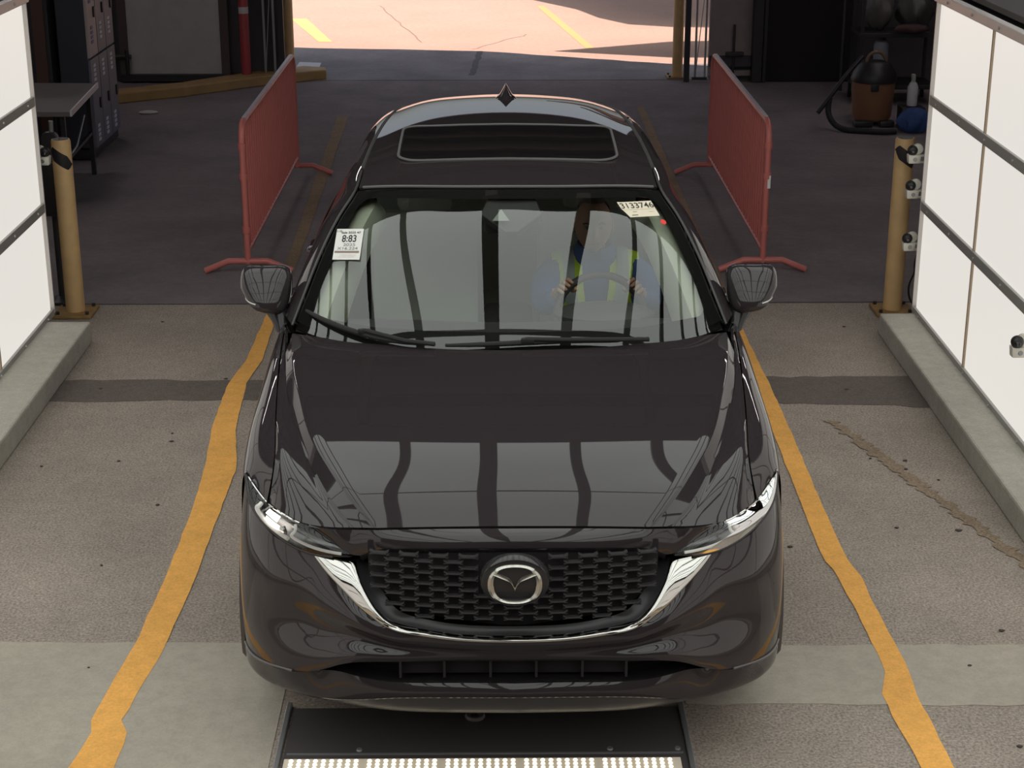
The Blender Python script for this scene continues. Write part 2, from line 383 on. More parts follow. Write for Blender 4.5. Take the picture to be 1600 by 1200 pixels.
# right of the doorway: pale panel, pillar, black opening
MB().box((2.52, 13.95, 1.85), (.47, .04, 3.2)).build('wall_board', mat('pinkish_board', (.26, .205, .205), .8, var=.08), wr, smooth=False)
MB().box((2.52, 13.93, .22), (.47, .05, .12)).build('board_rail', M_wall_d, wr, smooth=False)
MB().box((2.52, 13.94, .09), (.47, .05, .06)).build('board_rail', MATS['pinkish_board'], wr, smooth=False)
MB().tube([(2.55, 13.9, .05), (2.55, 13.9, .62)], .014).build('wall_pipe', M_darkmetal, wr)
MB().box((2.56, 13.89, .30), (.2, .05, .05)).build('pipe_valve', M_darkmetal, wr, smooth=False, bevel=.01)
MB().box((2.80, 13.9, 1.6), (.11, .18, 3.2)).build('wall_post', M_darkmetal, wr, smooth=False, bevel=.01)
d1 = struct('door_1', MB().box((3.36, 13.93, 1.3), (.98, .12, 2.6)), M_black, smooth=False, bevel=.006)  # black slab stands for the shade inside the open doorway
for x in (2.88, 3.86): MB().box((x, 13.9, 1.3), (.035, .16, 2.62)).build('door_jamb', M_darkmetal, d1, smooth=False)
MB().tube([(3.25, 13.85, .93), (3.25, 13.82, .93), (3.25, 13.82, 1.05)], .012, 8).build('door_handle', M_steel, d1)

# yellow kerb under the left gate
yk = [(-3.95, 12.55), (-3.3, 12.98), (-2.6, 13.62), (-2.05, 14.0), (-1.92, 14.06), (-1.95, 14.25), (-2.2, 14.35), (-2.7, 13.98), (-3.4, 13.25), (-3.98, 12.85)]
struct('trim_6', MB().prism(yk, 0, .11), mat('worn_yellow_kerb', (.36, .225, .095), .7, var=.15, vscale=5), smooth=False, bevel=.015)

# ================================================================== WALLS OF LIGHT
def light_wall(x, side, label):
    t = thing('light_panel_wall', label, 'light panel', (x, 1, 0))
    zs = [(.155, .755), (.785, 1.375), (1.405, 1.945)]; sx = side
    MB().box((x + sx * .09, .95, 1.05), (.10, 7.9, 1.84)).build('panel_housing', mat('dark_housing', (.05, .045, .045), .6), t, smooth=False)
    ys = [4.9, 3.80, 2.66, 1.52, .38, -.76, -1.9, -3.0]
    for a, b in zip(ys, ys[1:]):
        for z0, z1 in zs:
            MB().box((x + sx * .02, (a + b) / 2, (z0 + z1) / 2), (.036, abs(a - b) - .026, z1 - z0)).build('light_panel', M_sidel, t, smooth=False, bevel=.004)
    for a in ys[1:-1]: MB().box((x - sx * .001, a, 1.05), (.012, .016, 1.80)).build('seam_strip', mat('brown_seam', (.40, .30, .21), .6), t, smooth=False)
    for z, h in ((.138, .04), (.77, .055), (1.39, .055)):
        r = MB().box((x - sx * .006, .95, z), (.018, 7.9, h)).build('panel_rail', M_rail, t, smooth=False, bevel=.003)
        k = MB()
        for j in range(16): k.lathe([(.008, -.003), (.006, .003)], (x - sx * .018, 4.75 - j * .5, z), 'X', 8)
        k.build('screw_row', M_railtop, r)['kind'] = 'stuff'
    r = MB().box((x - sx * .012, .95, 1.972), (.05, 7.9, .05)).build('panel_rail', M_railtop, t, smooth=False, bevel=.004); r['label'] = 'bright top rail'
    k = MB()
    for j in range(16): k.lathe([(.009, -.003), (.007, .003)], (x - sx * .04, 4.6 - j * .5, 1.972), 'X', 8)
    k.build('screw_row', M_rail, r)['kind'] = 'stuff'
    MB().box((x + sx * .01, 4.915, 1.05), (.05, .012, 1.84)).build('end_trim', M_railtop, t, smooth=False)
    MB().box((x + sx * .30, .95, 2.02), (.5, 7.9, .03)).build('top_shelf', mat('shelf_metal', (.055, .048, .047), .6), t, smooth=False)
    return t
light_wall(-2.69, -1, 'tall white glowing light panel wall on the left of the lane')
light_wall(2.445, 1, 'tall white glowing light panel wall on the right of the lane')

# overhead grid of glowing sheets between dark ribs
oh = MB().box((-.15, -1.07, 3.93), (9.3, 9.4, .08)); oh = struct('ceiling', oh, MATS['dark_housing'], smooth=False)
YE = 3.35
ribs = [-4.7, -4.05, -3.40, -2.75, -2.10, -1.44, -.79, -.14, .51, 1.16, 1.81, 2.46, 3.11, 3.76, 4.4]
seams = [YE, 1.75, .0, -1.6, -3.4, -5.6]
for a, b in zip(ribs, ribs[1:]):
    for p, q in zip(seams, seams[1:]):
        MB().box(((a + b) / 2, (p + q) / 2, 3.86), (b - a - .05, p - q - .02, .03)).build('light_panel', M_overhead, oh, smooth=False)
for i, a in enumerate(ribs):
    w = .13 if i == 7 else .085
    MB().box((a, -1.1, 3.83), (w, 9.2, .06)).build('ceiling_rib', mat('ceiling_rib_metal', (.12, .105, .10), .6), oh, smooth=False)
for p in seams[1:-1]:
    MB().box((-.15, p, 3.84), (9.1, .04, .035)).build('ceiling_rib', MATS['ceiling_rib_metal'], oh, smooth=False)
for i in (6, 7, 8): MB().box((ribs[i], YE + .16, 3.84), (.1, .1, .05)).build('rib_bracket', M_railtop, oh, smooth=False)

# ================================================================== THE CAR
car = thing('car', 'black five door crossover car with lit headlights stopped in the middle of the lane', 'car', (0, 2.2, 0))
FL = .012
def rs(c, n):   # resample a curve by chord
    return [tuple(p) for p in spl(c, n)]
def lerp(a, b, t): return tuple(np.array(a) * (1 - t) + np.array(b) * t)
def crv(A, B, t, off=(0, 0, 0), n=16):
    A, B = spl(A, n), spl(B, n); return [tuple(p) for p in A * (1 - t) + B * t + np.array(off)]
def sides(fn):
    for s in (1, -1): fn(s)
def flip(A, s):
    A = np.array(A, float).copy(); A[..., 0] *= s; return A
def fl_pts(L, s): return [(p[0] * s, p[1], p[2]) for p in L]

# ---- hood
HF = [(.800, .385, .872), (.792, .43, .932), (.791, .50, .968), (.799, .60, .992), (.813, .736, 1.016), (.841, 1.062, 1.066), (.861, 1.337, 1.088), (.873, 1.545, 1.098)]
CR = [(.430, .128, .891), (.522, .259, .950), (.588, .39, .981), (.653, .531, 1.009), (.703, .681, 1.037), (.746, .879, 1.069), (.774, 1.019, 1.086), (.808, 1.224, 1.108), (.832, 1.440, 1.113)]
ST = [(.515, .150, .882), (.589, .25, .925), (.647, .384, .962), (.706, .582, .998), (.759, .793, 1.028), (.809, .987, 1.052), (.842, 1.269, 1.085), (.857, 1.490, 1.103)]
CE = [(0, .118, .900), (0, .16, .923), (0, .22, .951), (0, .30, .979), (0, .40, 1.009), (0, .52, 1.036), (0, .68, 1.065), (0, .88, 1.095), (0, 1.05, 1.112), (0, 1.185, 1.127)]
n = 44
ST = [(x * (1 + .010 * k), y + .050 * k, z - .0195 * k) for (x, y, z), k in zip(ST, (.25, .55, .70, .30, .05, 0, 0))]
ce_, cr_, st_, hf_ = (spl(c, n) for c in (CE, CR, ST, HF))
secs = []
front = np.array(spl([st_[0], (.551, .163, .877), (.603, .180, .873), (.661, .207, .871), (.702, .239, .873), (.736, .275, .876), (.774, .325, .876), hf_[0]], 12))
idx = [0, 7, 16, 29, n - 1]; SHr = []
for q, w in zip(idx, (1, .50, .14, .0, 0)):
    t = np.linspace(0, 1, 12)[:, None]
    base = st_[q] * (1 - t) + hf_[q] * t; b0 = st_[0] * (1 - t) + hf_[0] * t
    SHr.append(base + (np.sin(math.pi * t) * np.array((0, 0, .006)) if q else 0) + (front - b0) * w)
SHr = np.array(SHr); SH = np.zeros((n, 11, 3))
for q in range(11): SH[:, q] = spl(SHr[:, q + 1], n, T=np.array(idx) / (n - 1.))
SH[:, 10] = hf_
for i in range(n):
    c, r, s_, h = ce_[i], cr_[i], st_[i], hf_[i]
    m = np.array((r[0] * .55, c[1] * .70 + r[1] * .30, c[2] * .70 + r[2] * .30))
    L = [p * np.array((-1, 1, 1)) for p in (r, m)] + [c, m, r]
    mid = spl(L, 33)[16:]
    strip = np.linspace(r, s_, 7)[1:]
    sh = SH[i]
    secs.append(np.vstack([mid, strip, sh]))
H = np.array(secs)                                        # n x cols, half
Hf = np.concatenate([H[:, :0:-1] * np.array((-1, 1, 1)), H], axis=1)
hood = MB().grid(Hf, FL).build('hood', M_paint, car, angle=60)

# ---- cap between hood and grille
GT = [(0, .060, .849), (.204, .066, .848), (.366, .089, .837), (.427, .108, .824), (.485, .134, .792)]
SEAM = [tuple(p) for p in Hf[0][Hf.shape[1] // 2:]]
SEAM = [p for p in SEAM if p[0] <= .668]
SEAMo = [(p[0], p[1] - .004, p[2] - .006) for p in SEAM]
xs = np.linspace(0, .652, 40)
def byx(c, xs): c = np.array(c); return np.stack([xs] + [np.interp(xs, c[:, 0], c[:, k]) for k in (1, 2)], 1)
lowc = GT + [(.516, .141, .794), (.574, .172, .819), (.652, .204, .860)]
lowc = np.array(spl(lowc, 120)); seamc = np.array(spl(SEAMo, 120))
U, Lw = byx(seamc, xs), byx(lowc, xs)
mid = (U + Lw) / 2; wgt = np.clip(1 - xs / .62, 0, 1)[:, None] ** .6
mid = mid + wgt * np.array((0, -.016, .008))
cap = loft([U, mid, Lw], 40, 10)
capf = np.concatenate([cap[:, :0:-1] * np.array((-1, 1, 1)), cap], axis=1)
MB().grid(capf, FL).build('bumper_cap', M_paint, car, angle=60)
# black under tray that closes the shut lines
MB().grid(Hf[:, :] * np.array((.99, 1, 1)) - np.array((0, 0, .02))).build('engine_bay_cover', M_blackr, car)

# ---- front bumper
T = [(0, -.020, .562), (.206, -.014, .570), (.306, -.002, .580), (.377, .012, .590), (.426, .030, .610), (.483, .057, .645), (.542, .099, .689), (.601, .146, .735), (.638, .184, .772), (.747, .246, .793), (.823, .330, .824), (.868, .410, .853), (.897, .525, .897)]
Lc = [(0, .005, .484), (.207, .010, .482), (.412, .022, .474), (.528, .040, .460), (.634, .098, .402), (.718, .150, .374), (.824, .258, .347), (.886, .365, .327), (.915, .450, .320), (.926, .540, .318)]
nn = 40
Tc, Lcc = spl(T, nn), spl(Lc, nn)
def blend(t, out, zf=0.):
    A = Tc * (1 - t) + Lcc * t; u = np.linspace(0, 1, nn)
    rad = np.stack([A[:, 0] * .5, A[:, 1] - 1.1, 0 * u], 1); rad /= np.linalg.norm(rad, axis=1, keepdims=True)
    return A + rad * np.interp(u, *out)[:, None]
B1 = blend(.30, ([0, .25, .42, .6, .75, 1], [.004, .004, .012, .020, .020, .022]))
B2 = blend(.58, ([0, .2, .34, .42, .56, .70, .82, 1], [.002, -.004, -.016, -.018, -.014, .0, .016, .028]))
B3 = blend(.82, ([0, .25, .40, .52, .7, .85, 1], [.003, .004, .004, .004, .006, .014, .018]))
bump = loft([Tc, B1, B2, B3, Lcc], nn * 2, 26)
bf = np.concatenate([bump[:, :0:-1] * np.array((-1, 1, 1)), bump], axis=1)
WY, WZ, WR = .93, .358, .415        # front wheel arch
def arch_keep(A, cy, cz=WZ, R=WR):
    d = np.hypot(A[..., 1] - cy, A[..., 2] - cz); keep = d > R
    k = np.where(d > 1e-6, R / np.maximum(d, 1e-6), 1); ins = (d < R)
    near = ins & (d > R - .06)
    A[..., 1] = np.where(near, cy + (A[..., 1] - cy) * k, A[..., 1]); A[..., 2] = np.where(near, cz + (A[..., 2] - cz) * k, A[..., 2])
    return keep
kp = arch_keep(bf, WY)
front_bumper = MB().grid(bf, 0, keep=kp).grid(bf[:, [0, 1]]).build('front_bumper', M_paint, car, angle=60) if False else MB().grid(bf, 0, keep=kp).build('front_bumper', M_paint, car, angle=60)
# lower blade of the bumper and the intake under it
BT = [(0, .004, .404), (.208, .010, .404), (.414, .038, .396), (.500, .060, .402), (.560, .086, .405), (.634, .132, .384)]
BB = [(0, -.004, .356), (.209, .004, .353), (.415, .034, .334), (.532, .072, .308), (.637, .126, .287), (.724, .186, .276), (.832, .290, .262), (.890, .385, .255), (.915, .46, .25), (.922, .54, .25)]
topc = spl(BT + [tuple(np.array(p) - np.array((0, 0, .004))) for p in Lc[5:]], nn)
botc = spl(BB, nn)
md = (topc + botc) / 2 + np.array((0, -.012, 0)) * np.linspace(1, .2, nn)[:, None]
bl = loft([topc, md, botc, botc + np.array((0, .03, -.015))], nn * 2, 14)
blf = np.concatenate([bl[:, :0:-1] * np.array((-1, 1, 1)), bl], axis=1)
blade = MB().grid(blf, .01).build('bumper_blade', M_paint, front_bumper)
# crease strip above the blade at each corner
def crease(s):
    c = Lc[5:9]; MB().tube(fl_pts([(p[0] + .002, p[1] - .002, p[2]) for p in rs(c, 14)], s), .0045, 6).build('blade_edge', mat('satin_grey_edge', (.12, .115, .115), .3, .3), front_bumper)
sides(crease)
lip = [(0, .055, .268), (.211, .060, .268), (.419, .09, .262), (.537, .128, .262), (.66, .20, .262), (.80, .32, .25), (.88, .46, .24)]
lp = loft([botc + np.array((0, .01, -.004)), spl(lip, nn), spl(lip, nn) + np.array((0, .12, -.03))], nn * 2, 8)
MB().grid(np.concatenate([lp[:, :0:-1] * np.array((-1, 1, 1)), lp], axis=1)).build('bumper_lip', mat('grey_lip', (.085, .078, .078), .35), front_bumper)
# intake recess with its cells
ICH = [(x, y + .035, z) for x, y, z in spl(Lc[:5], 20)]; ICL = [(x, y + .035, z) for x, y, z in spl(BT, 20)]
ic = loft([spl(Lc[:5], 20), np.array(ICH) + np.array((0, .01, -.004)), np.array(ICL) + np.array((0, .06, .006)), spl(BT, 20)], 30, 16)
inta = MB().grid(np.concatenate([ic[:, :0:-1] * np.array((-1, 1, 1)), ic], axis=1)).build('intake_recess', M_gloss, front_bumper)
MB().box((0, .062, .446), (.72, .012, .062)).build('intake_mouth', M_black, front_bumper, smooth=False)
for x in (-.36, -.22, -.073, .073, .22, .36): MB().box((x, .045, .445), (.008, .03, .066)).build('intake_slat', M_blackp, front_bumper, smooth=False)

# ---- grille: chrome wing, surround, mesh of bars, emblem
GI = [(0, -.024, .576), (.205, -.016, .582), (.306, -.001, .593), (.367, .013, .603), (.400, .012, .622), (.452, .044, .672), (.490, .098, .731), (.505, .147, .766)]
To = spl([(0, -.022, .563), (.206, -.016, .571), (.306, -.004, .581), (.377, .010, .591), (.426, .028, .611), (.483, .055, .646), (.542, .096, .690), (.601, .143, .737), (.642, .184, .777)], 50); Gi = spl(GI, 50)
ridge = To * .5 + Gi * .5 + np.array((0, -.004, .001))
wing = loft([To + np.array((0, .02, -.004)), To, ridge, Gi, Gi + np.array((0, .018, .004))], 80, 14)
grille = MB().grid(np.concatenate([wing[:, :0:-1] * np.array((-1, 1, 1)), wing], axis=1)).build('grille_wing', M_chrome, car, angle=50); grille['label'] = 'bright chrome wing under the grille'
rim = Gi.copy(); inner = np.array([(p[0] * .90, p[1] + .045, .70 + (p[2] - .70) * .82) for p in Gi])
topi = np.array([(x * .985, y + .03, z - .030) for x, y, z in spl(GT, 50)])
sr = loft([rim + np.array((0, .01, 0)), rim * .5 + inner * .5 + np.array((0, .018, 0)), inner], 60, 8)
MB().grid(np.concatenate([sr[:, :0:-1] * np.array((-1, 1, 1)), sr], axis=1)).build('grille_surround', mat('surround_black', (.028, .026, .028), .42), car)
tb = loft([spl(GT, 50), spl(GT, 50) + np.array((0, .006, -.014)), topi + np.array((0, .02, -.01))], 60, 6)
MB().grid(np.concatenate([tb[:, :0:-1] * np.array((-1, 1, 1)), tb], axis=1)).build('grille_surround', M_gloss, car)
def gy(x, z): return .028 + .11 * abs(x) ** 1.9 * 1.9 + (.05 if z > .7 else .05) * max(0, (z - .6)) * 1.1
zz = np.linspace(.585, .855, 14); bx = np.linspace(-.53, .53, 40)
xl_z = sorted([(p[2], p[0]) for p in inner])
def half_w(z): return np.interp(z, [a for a, b in xl_z], [b for a, b in xl_z])
gm = MB().grid(np.array([[(x / .53 * min(half_w(z) + .004, .485 - .0 * z), gy(x / .53 * half_w(z), z) + .028, z) for x in bx] for z in zz])).build('grille_mesh', M_black, car)
gm['label'] = 'dark mesh of staggered bars behind the emblem'
barm = None; rows = 13; pitch = .0935
outl = [(-.030, .0090), (-.018, .0026), (.018, .0026), (.030, .0090), (.031, .0055), (.022, -.0004), (.031, -.0055), (.018, -.0030), (-.018, -.0030), (-.031, -.0055), (-.022, -.0004), (-.031, .0055)]
for r_ in range(rows):
    z = .622 + r_ * .0187
    for k in range(-6, 7):
        x = (k + (.5 if r_ % 2 else 0)) * pitch
        if abs(x) > half_w(z) - .012 or (x / .115) ** 2 + ((z - .768) / .085) ** 2 < 1 or z > .842: continue
        if barm is None:
            mb = MB(); nq = len(outl); a = mb.verts([(p, -.006, q) for p, q in outl]); b = mb.verts([(p, .010, q) for p, q in outl])
            mb.f.append(tuple(a + i for i in range(nq))); mb.f += [(a + i, a + (i + 1) % nq, b + (i + 1) % nq, b + i) for i in range(nq)]
            o = mb.build('grille_bar', mat('grille_bar_black', (.050, .046, .049), .32), gm, smooth=False, recalc=True); barm = o.data
        else:
            o = bpy.data.objects.new('grille_bar', barm); COL.objects.link(o); o.parent = gm
        sl = (gy(x + .01, z) - gy(x - .01, z)) / .02
        o.location = (x, gy(x, z), z); o.rotation_euler = (0, 0, math.atan(sl))
# emblem
EM = Matrix.Translation((.004, -.012, .769)) @ Matrix.Rotation(math.radians(90 + 4), 4, 'X')
def em(L, h): return [EM @ Vector((p[0], p[1], h)) for p in L]
mb = MB(); base = []
prof = [(1.0, -.035), (1.0, .0), (.97, .006), (.9, .009), (.0, .010)]
for k, h in prof: base.append(mb.verts([EM @ Vector((.108 * k * math.cos(a), .084 * k * math.sin(a), h)) for a in np.linspace(0, 2 * math.pi, 48, endpoint=False)]))
for a, b in zip(base, base[1:]):
    for k in range(48): mb.f.append((a + k, a + (k + 1) % 48, b + (k + 1) % 48, b + k))
emb = mb.build('emblem_plate', mat('emblem_dark', (.030, .027, .028), .15), car, recalc=True)
A = []
for a in np.linspace(0, 2 * math.pi, 64, endpoint=False):
    c, s = math.cos(a), math.sin(a); e = .86
    X = .0855 * math.copysign(abs(c) ** e, c); Y = .0690 * math.copysign(abs(s) ** e, s)
    w = .0085 + .012 * abs(c) ** 2.2 + (.002 if s < 0 else 0); nrm = Vector((c, s * .8)).normalized()
    row = []
    for q, h in ((0, .009), (.06, .018), (.45, .023), (.9, .018), (1, .009)):
        row.append(tuple(EM @ Vector((X - nrm.x * w * q, Y - nrm.y * w * q, h))))
    A.append(row)
ring = MB().grid(np.array(A).transpose(1, 0, 2), closed_u=True).build('emblem_ring', M_satin, emb)
wgp = [(-.074, .034), (-.060, .027), (-.034, .015), (-.017, .006), (-.007, -.008), (0, -.026)]
up_ = [(-.066, .043), (-.052, .037), (-.028, .0255), (-.012, .0150), (-.004, .002), (0, -.010)]
for s in (1, -1):
    lo, hi = spl(wgp, 20), spl(up_, 20); G = []
    for q, h in ((0, .010), (.15, .017), (.5, .023), (.85, .017), (1, .010)):
        P2 = lo * (1 - q) + hi * q; G.append([tuple(EM @ Vector((p[0] * s, p[1], h))) for p in P2])
    MB().grid(np.array(G)).build('emblem_wing', M_satin, emb)

# ---- headlights
HT = [(.515, .137, .794), (.574, .169, .820), (.661, .211, .865), (.702, .244, .869), (.736, .281, .872), (.774, .330, .872), (.806, .389, .868), (.861, .470, .897), (.898, .548, .912)]
HB = [(.514, .135, .785), (.637, .176, .777), (.747, .248, .797), (.823, .332, .826), (.868, .412, .855), (.900, .548, .906)]
def headlight(s):
    T_, B_ = spl(HT, 40), spl(HB, 40); u = np.sin(np.linspace(0, math.pi, 40))[:, None]
    o = (T_ + B_) / 2 + u * np.array((.010, -.018, .004)); i0 = np.array((-.010, .045, -.006)); 
    lens = loft([T_, o, B_], 50, 12)
    hs = MB().grid(flip(loft([T_ + i0 * .15, (T_ + B_) / 2 + i0, B_ + i0 * .15], 50, 8), s)).build('headlight_housing', mat('headlight_dark_chrome', (.17, .165, .165), .25, .8), car)
    MB().grid(flip(lens, s)).build('headlight_lens', M_lensg, hs)
    def at_uv(u_, v_, d):     # u along the lamp from the inner tip, v from top to bottom
        t, b = spl(HT, ts=[u_])[0], spl(HB, ts=[u_])[0]; c = t * (1 - v_) + b * v_; m_ = math.sin(math.pi * u_) * math.sin(math.pi * v_)
        return tuple((c + m_ * np.array((.010, -.018, .004)) + d * np.array((-.22, .97, -.1))) * np.array((s, 1, 1)))
    def guide(pts, r): MB().tube([at_uv(a, b, .012) for a, b in [tuple(p) for p in spl(pts, 22)]], r, 8).build('light_guide', M_drl, hs)
    guide([(.70, .30), (.695, .55), (.66, .78), (.56, .84), (.46, .84), (.38, .84)], .0075)
    guide([(.36, .18), (.35, .50), (.335, .68), (.25, .72), (.16, .72), (.06, .70)], .0050)
    def blob(u0, u1, v0, v1, nm):
        G = np.array([[at_uv(u0 + (u1 - u0) * i / 8, v0 + (v1 - v0) * j / 6, .020 - .008 * math.sin(math.pi * i / 8) * math.sin(math.pi * j / 6)) for i in range(9)] for j in range(7)])
        MB().grid(G).build(nm, M_lamp, hs)
    blob(.485, .605, .24, .50, 'headlamp_projector'); blob(.455, .585, .56, .80, 'headlamp_projector')
    MB().tube([at_uv(a, b, .022) for a, b in spl([(.62, .22), (.63, .5), (.58, .8), (.47, .82), (.43, .5)], 18)], .006, 6).build('projector_bezel', M_chromed, hs)
    MB().tube([at_uv(a, 0.03, -.001) for a in np.linspace(.34, .98, 24)], .0035, 6).build('chrome_strip', M_chrome, hs)
    MB().tube([at_uv(a, 1.0, 0.002) for a in np.linspace(.1, .99, 28)], .005, 6).build('lens_seal', M_blackp, hs)
sides(headlight)

# ---- front fenders
F = [HF and [(p[0] + .005, p[1], p[2]) for p in [(.805, .392, .868)] + HF[1:-1] + [(.876, 1.60, 1.094)]],
     [(.845, .448, .893), (.854, .55, .950), (.862, .74, 1.004), (.880, 1.06, 1.050), (.893, 1.35, 1.075), (.898, 1.60, 1.080)],
     [(.872, .495, .905), (.888, .61, .944), (.897, .74, .977), (.906, 1.0, 1.010), (.913, 1.3, 1.030), (.916, 1.60, 1.034)],
     [(.900, .548, .900), (.911, .62, .910), (.920, .74, .935), (.924, 1.0, .957), (.926, 1.3, .968), (.926, 1.60, .966)],
     [(.918, .55, .80), (.923, .62, .80), (.928, .74, .80), (.931, .95, .80), (.929, 1.3, .79), (.926, 1.60, .78)],
     [(.924, .545, .58), (.926, .65, .57), (.926, .95, .56), (.924, 1.3, .55), (.918, 1.60, .55)],
     [(.915, .545, .30), (.915, .65, .30), (.912, .95, .30), (.905, 1.3, .29), (.895, 1.60, .28)]]
fen = loft(F, 64, 60)
def fender(s):
    A = flip(fen, s); kp = arch_keep(A, WY); kp &= ~((A[..., 1] < WY) & (A[..., 2] < .70))
    MB().grid(A, keep=kp).build('front_fender', M_paint, car, angle=60)
sides(fender)

# ---- body sides: doors, quarter panels
BS = [[(.876, 1.60, 1.094), (.880, 2.2, 1.108), (.876, 2.8, 1.122), (.860, 3.4, 1.142), (.822, 3.9, 1.165), (.735, 4.32, 1.175)],
      [(.899, 1.60, 1.076), (.910, 2.2, 1.06), (.906, 2.8, 1.07), (.895, 3.4, 1.085), (.862, 3.9, 1.10), (.775, 4.36, 1.11)],
      [(.924, 1.60, .98), (.922, 2.2, .97), (.920, 2.8, .98), (.915, 3.4, 1.0), (.895, 3.9, 1.01), (.800, 4.40, 1.02)],
      [(.926, 1.60, .82), (.922, 2.2, .80), (.922, 2.8, .81), (.925, 3.4, .84), (.912, 3.9, .85), (.815, 4.44, .86)],
      [(.918, 1.60, .58), (.912, 2.2, .55), (.914, 2.8, .56), (.924, 3.4, .60), (.918, 3.9, .62), (.82, 4.50, .64)],
      [(.900, 1.60, .34), (.895, 2.2, .32), (.897, 2.8, .33), (.912, 3.4, .36), (.905, 3.9, .38), (.81, 4.50, .42)],
      [(.870, 1.60, .24), (.865, 2.2, .23), (.866, 2.8, .23), (.88, 3.4, .25), (.87, 3.9, .27), (.78, 4.48, .32)]]
RY = 3.63
bs = loft(BS, 150, 40); by = bs[0, :, 1]
cut1, cut2 = np.searchsorted(by, 2.60), np.searchsorted(by, 3.44)
def bodyside(s):
    A = flip(bs, s)
    for nm, a, b in (('front_door', 1, cut1 - 0), ('rear_door', cut1 + 1 - 1, cut2), ('rear_quarter_panel', cut2, A.shape[1])):
        P = A[:, a:b].copy(); kp = arch_keep(P, RY)
        d = MB().grid(P, keep=kp, flange=0).build(nm, M_paint, car, angle=60)
        if 'door' in nm:
            y = P[0, -1, 1] - .16
            MB().tube([(s * .925, y - .10, .965), (s * .955, y - .08, .968), (s * .955, y + .07, .972), (s * .925, y + .09, .974)], .013, 8).build('door_handle', M_paint, d)
sides(bodyside)
# sill cladding and arch cladding
def cladding(s):
    for cy in (WY, RY):
        A = np.array([[(s * x, cy + r * math.cos(a), WZ + r * math.sin(a)) for a in np.linspace(math.radians(-14), math.radians(194), 44)] for x, r in ((.80, .405), (.918, .405), (.934, .412), (.937, .445), (.920, .468))])
        MB().grid(A).build('arch_cladding', M_clad, car)
        G = np.array([[(s * x, cy + .41 * math.cos(a), WZ + .41 * math.sin(a)) for a in np.linspace(-.3, math.pi + .3, 30)] for x in (.50, .82)])
        MB().grid(G).build('wheel_well', M_blackr, car)
    MB().grid(np.array([[(s * x, y, z) for y in np.linspace(1.36, 3.20, 20)] for x, z in ((.90, .42), (.925, .38), (.92, .29), (.86, .22))])).build('sill_cladding', M_clad, car)
sides(cladding)

# ---- glass, roof, pillars
WB = [(0, 1.205, 1.115), (.231, 1.217, 1.115), (.471, 1.258, 1.115), (.648, 1.330, 1.115), (.785, 1.448, 1.116), (.832, 1.510, 1.116)]
WT = [(0, 2.03, 1.537), (.247, 2.04, 1.535), (.51, 2.075, 1.528), (.622, 2.13, 1.511)]
WB_, WT_ = spl(mir(WB), 81), spl(mir(WT), 81)
sx = np.linspace(-1, 1, 81)[:, None]
def wrow(t, b):
    return WB_ * (1 - t) + WT_ * t + b * (np.array((0, -.45, .89)) * (1 + .55 * sx ** 2) + np.array((.35, 0, 0)) * sx * np.abs(sx))
ws = loft([WB_, wrow(.25, .016), wrow(.5, .024), wrow(.75, .019), WT_], 81, 40)
wind = MB().grid(ws).build('windshield', M_glass, car, angle=60); wind['label'] = 'clear reflecting windshield'
def wpt(s_, t, d=0.):
    """point on the windshield, s across -1..1, t up 0..1, d metres inwards"""
    j = (s_ + 1) / 2 * 80; i = t * 39; j0, i0 = min(int(j), 79), min(int(i), 38); a, b = j - j0, i - i0
    p = (ws[i0, j0] * (1 - a) + ws[i0, j0 + 1] * a) * (1 - b) + (ws[i0 + 1, j0] * (1 - a) + ws[i0 + 1, j0 + 1] * a) * b
    du = ws[i0, j0 + 1] - ws[i0, j0]; dv = ws[i0 + 1, j0] - ws[i0, j0]; nn_ = np.cross(du, dv); nn_ /= np.linalg.norm(nn_)
    return p - nn_ * d
outer, inn = [], []
K = 160
x0, x1, y0, y1, rr = -.925, .925, .105, .935, .10
def rrect(k):
    per = []; 
    for cx_, cy_, a0 in ((x1 - rr * .7, y1 - rr, 0), (x0 + rr * .7, y1 - rr, 90), (x0 + rr * .7, y0 + rr, 180), (x1 - rr * .7, y0 + rr, 270)):
        for q in range(9): a = math.radians(a0 + q * 90 / 8); per.append((cx_ + rr * .7 * math.cos(a), cy_ + rr * math.sin(a)))
    return per
per = rrect(0); dense = []
for a, b in zip(per, per[1:] + per[:1]):
    for q in range(6): dense.append((a[0] + (b[0] - a[0]) * q / 6, a[1] + (b[1] - a[1]) * q / 6))
dense = dense + dense[:1]
cx_, cy_ = 0, .5
ro, ri = [], []
for p in dense:
    dx, dy = p[0] - cx_, p[1] - cy_; k = min(1 / abs(dx) if dx else 9e9, .5 / abs(dy) if dy else 9e9)
    ri.append(wpt(*p, .004)); ro.append(wpt(max(-1, min(1, cx_ + dx * k)), max(0, min(1, cy_ + dy * k)), .004))
MB().grid(np.array([ro, ri])).build('windshield_frit', mat('black_glass_border', (.02, .018, .018), .7, spec=.1), wind)
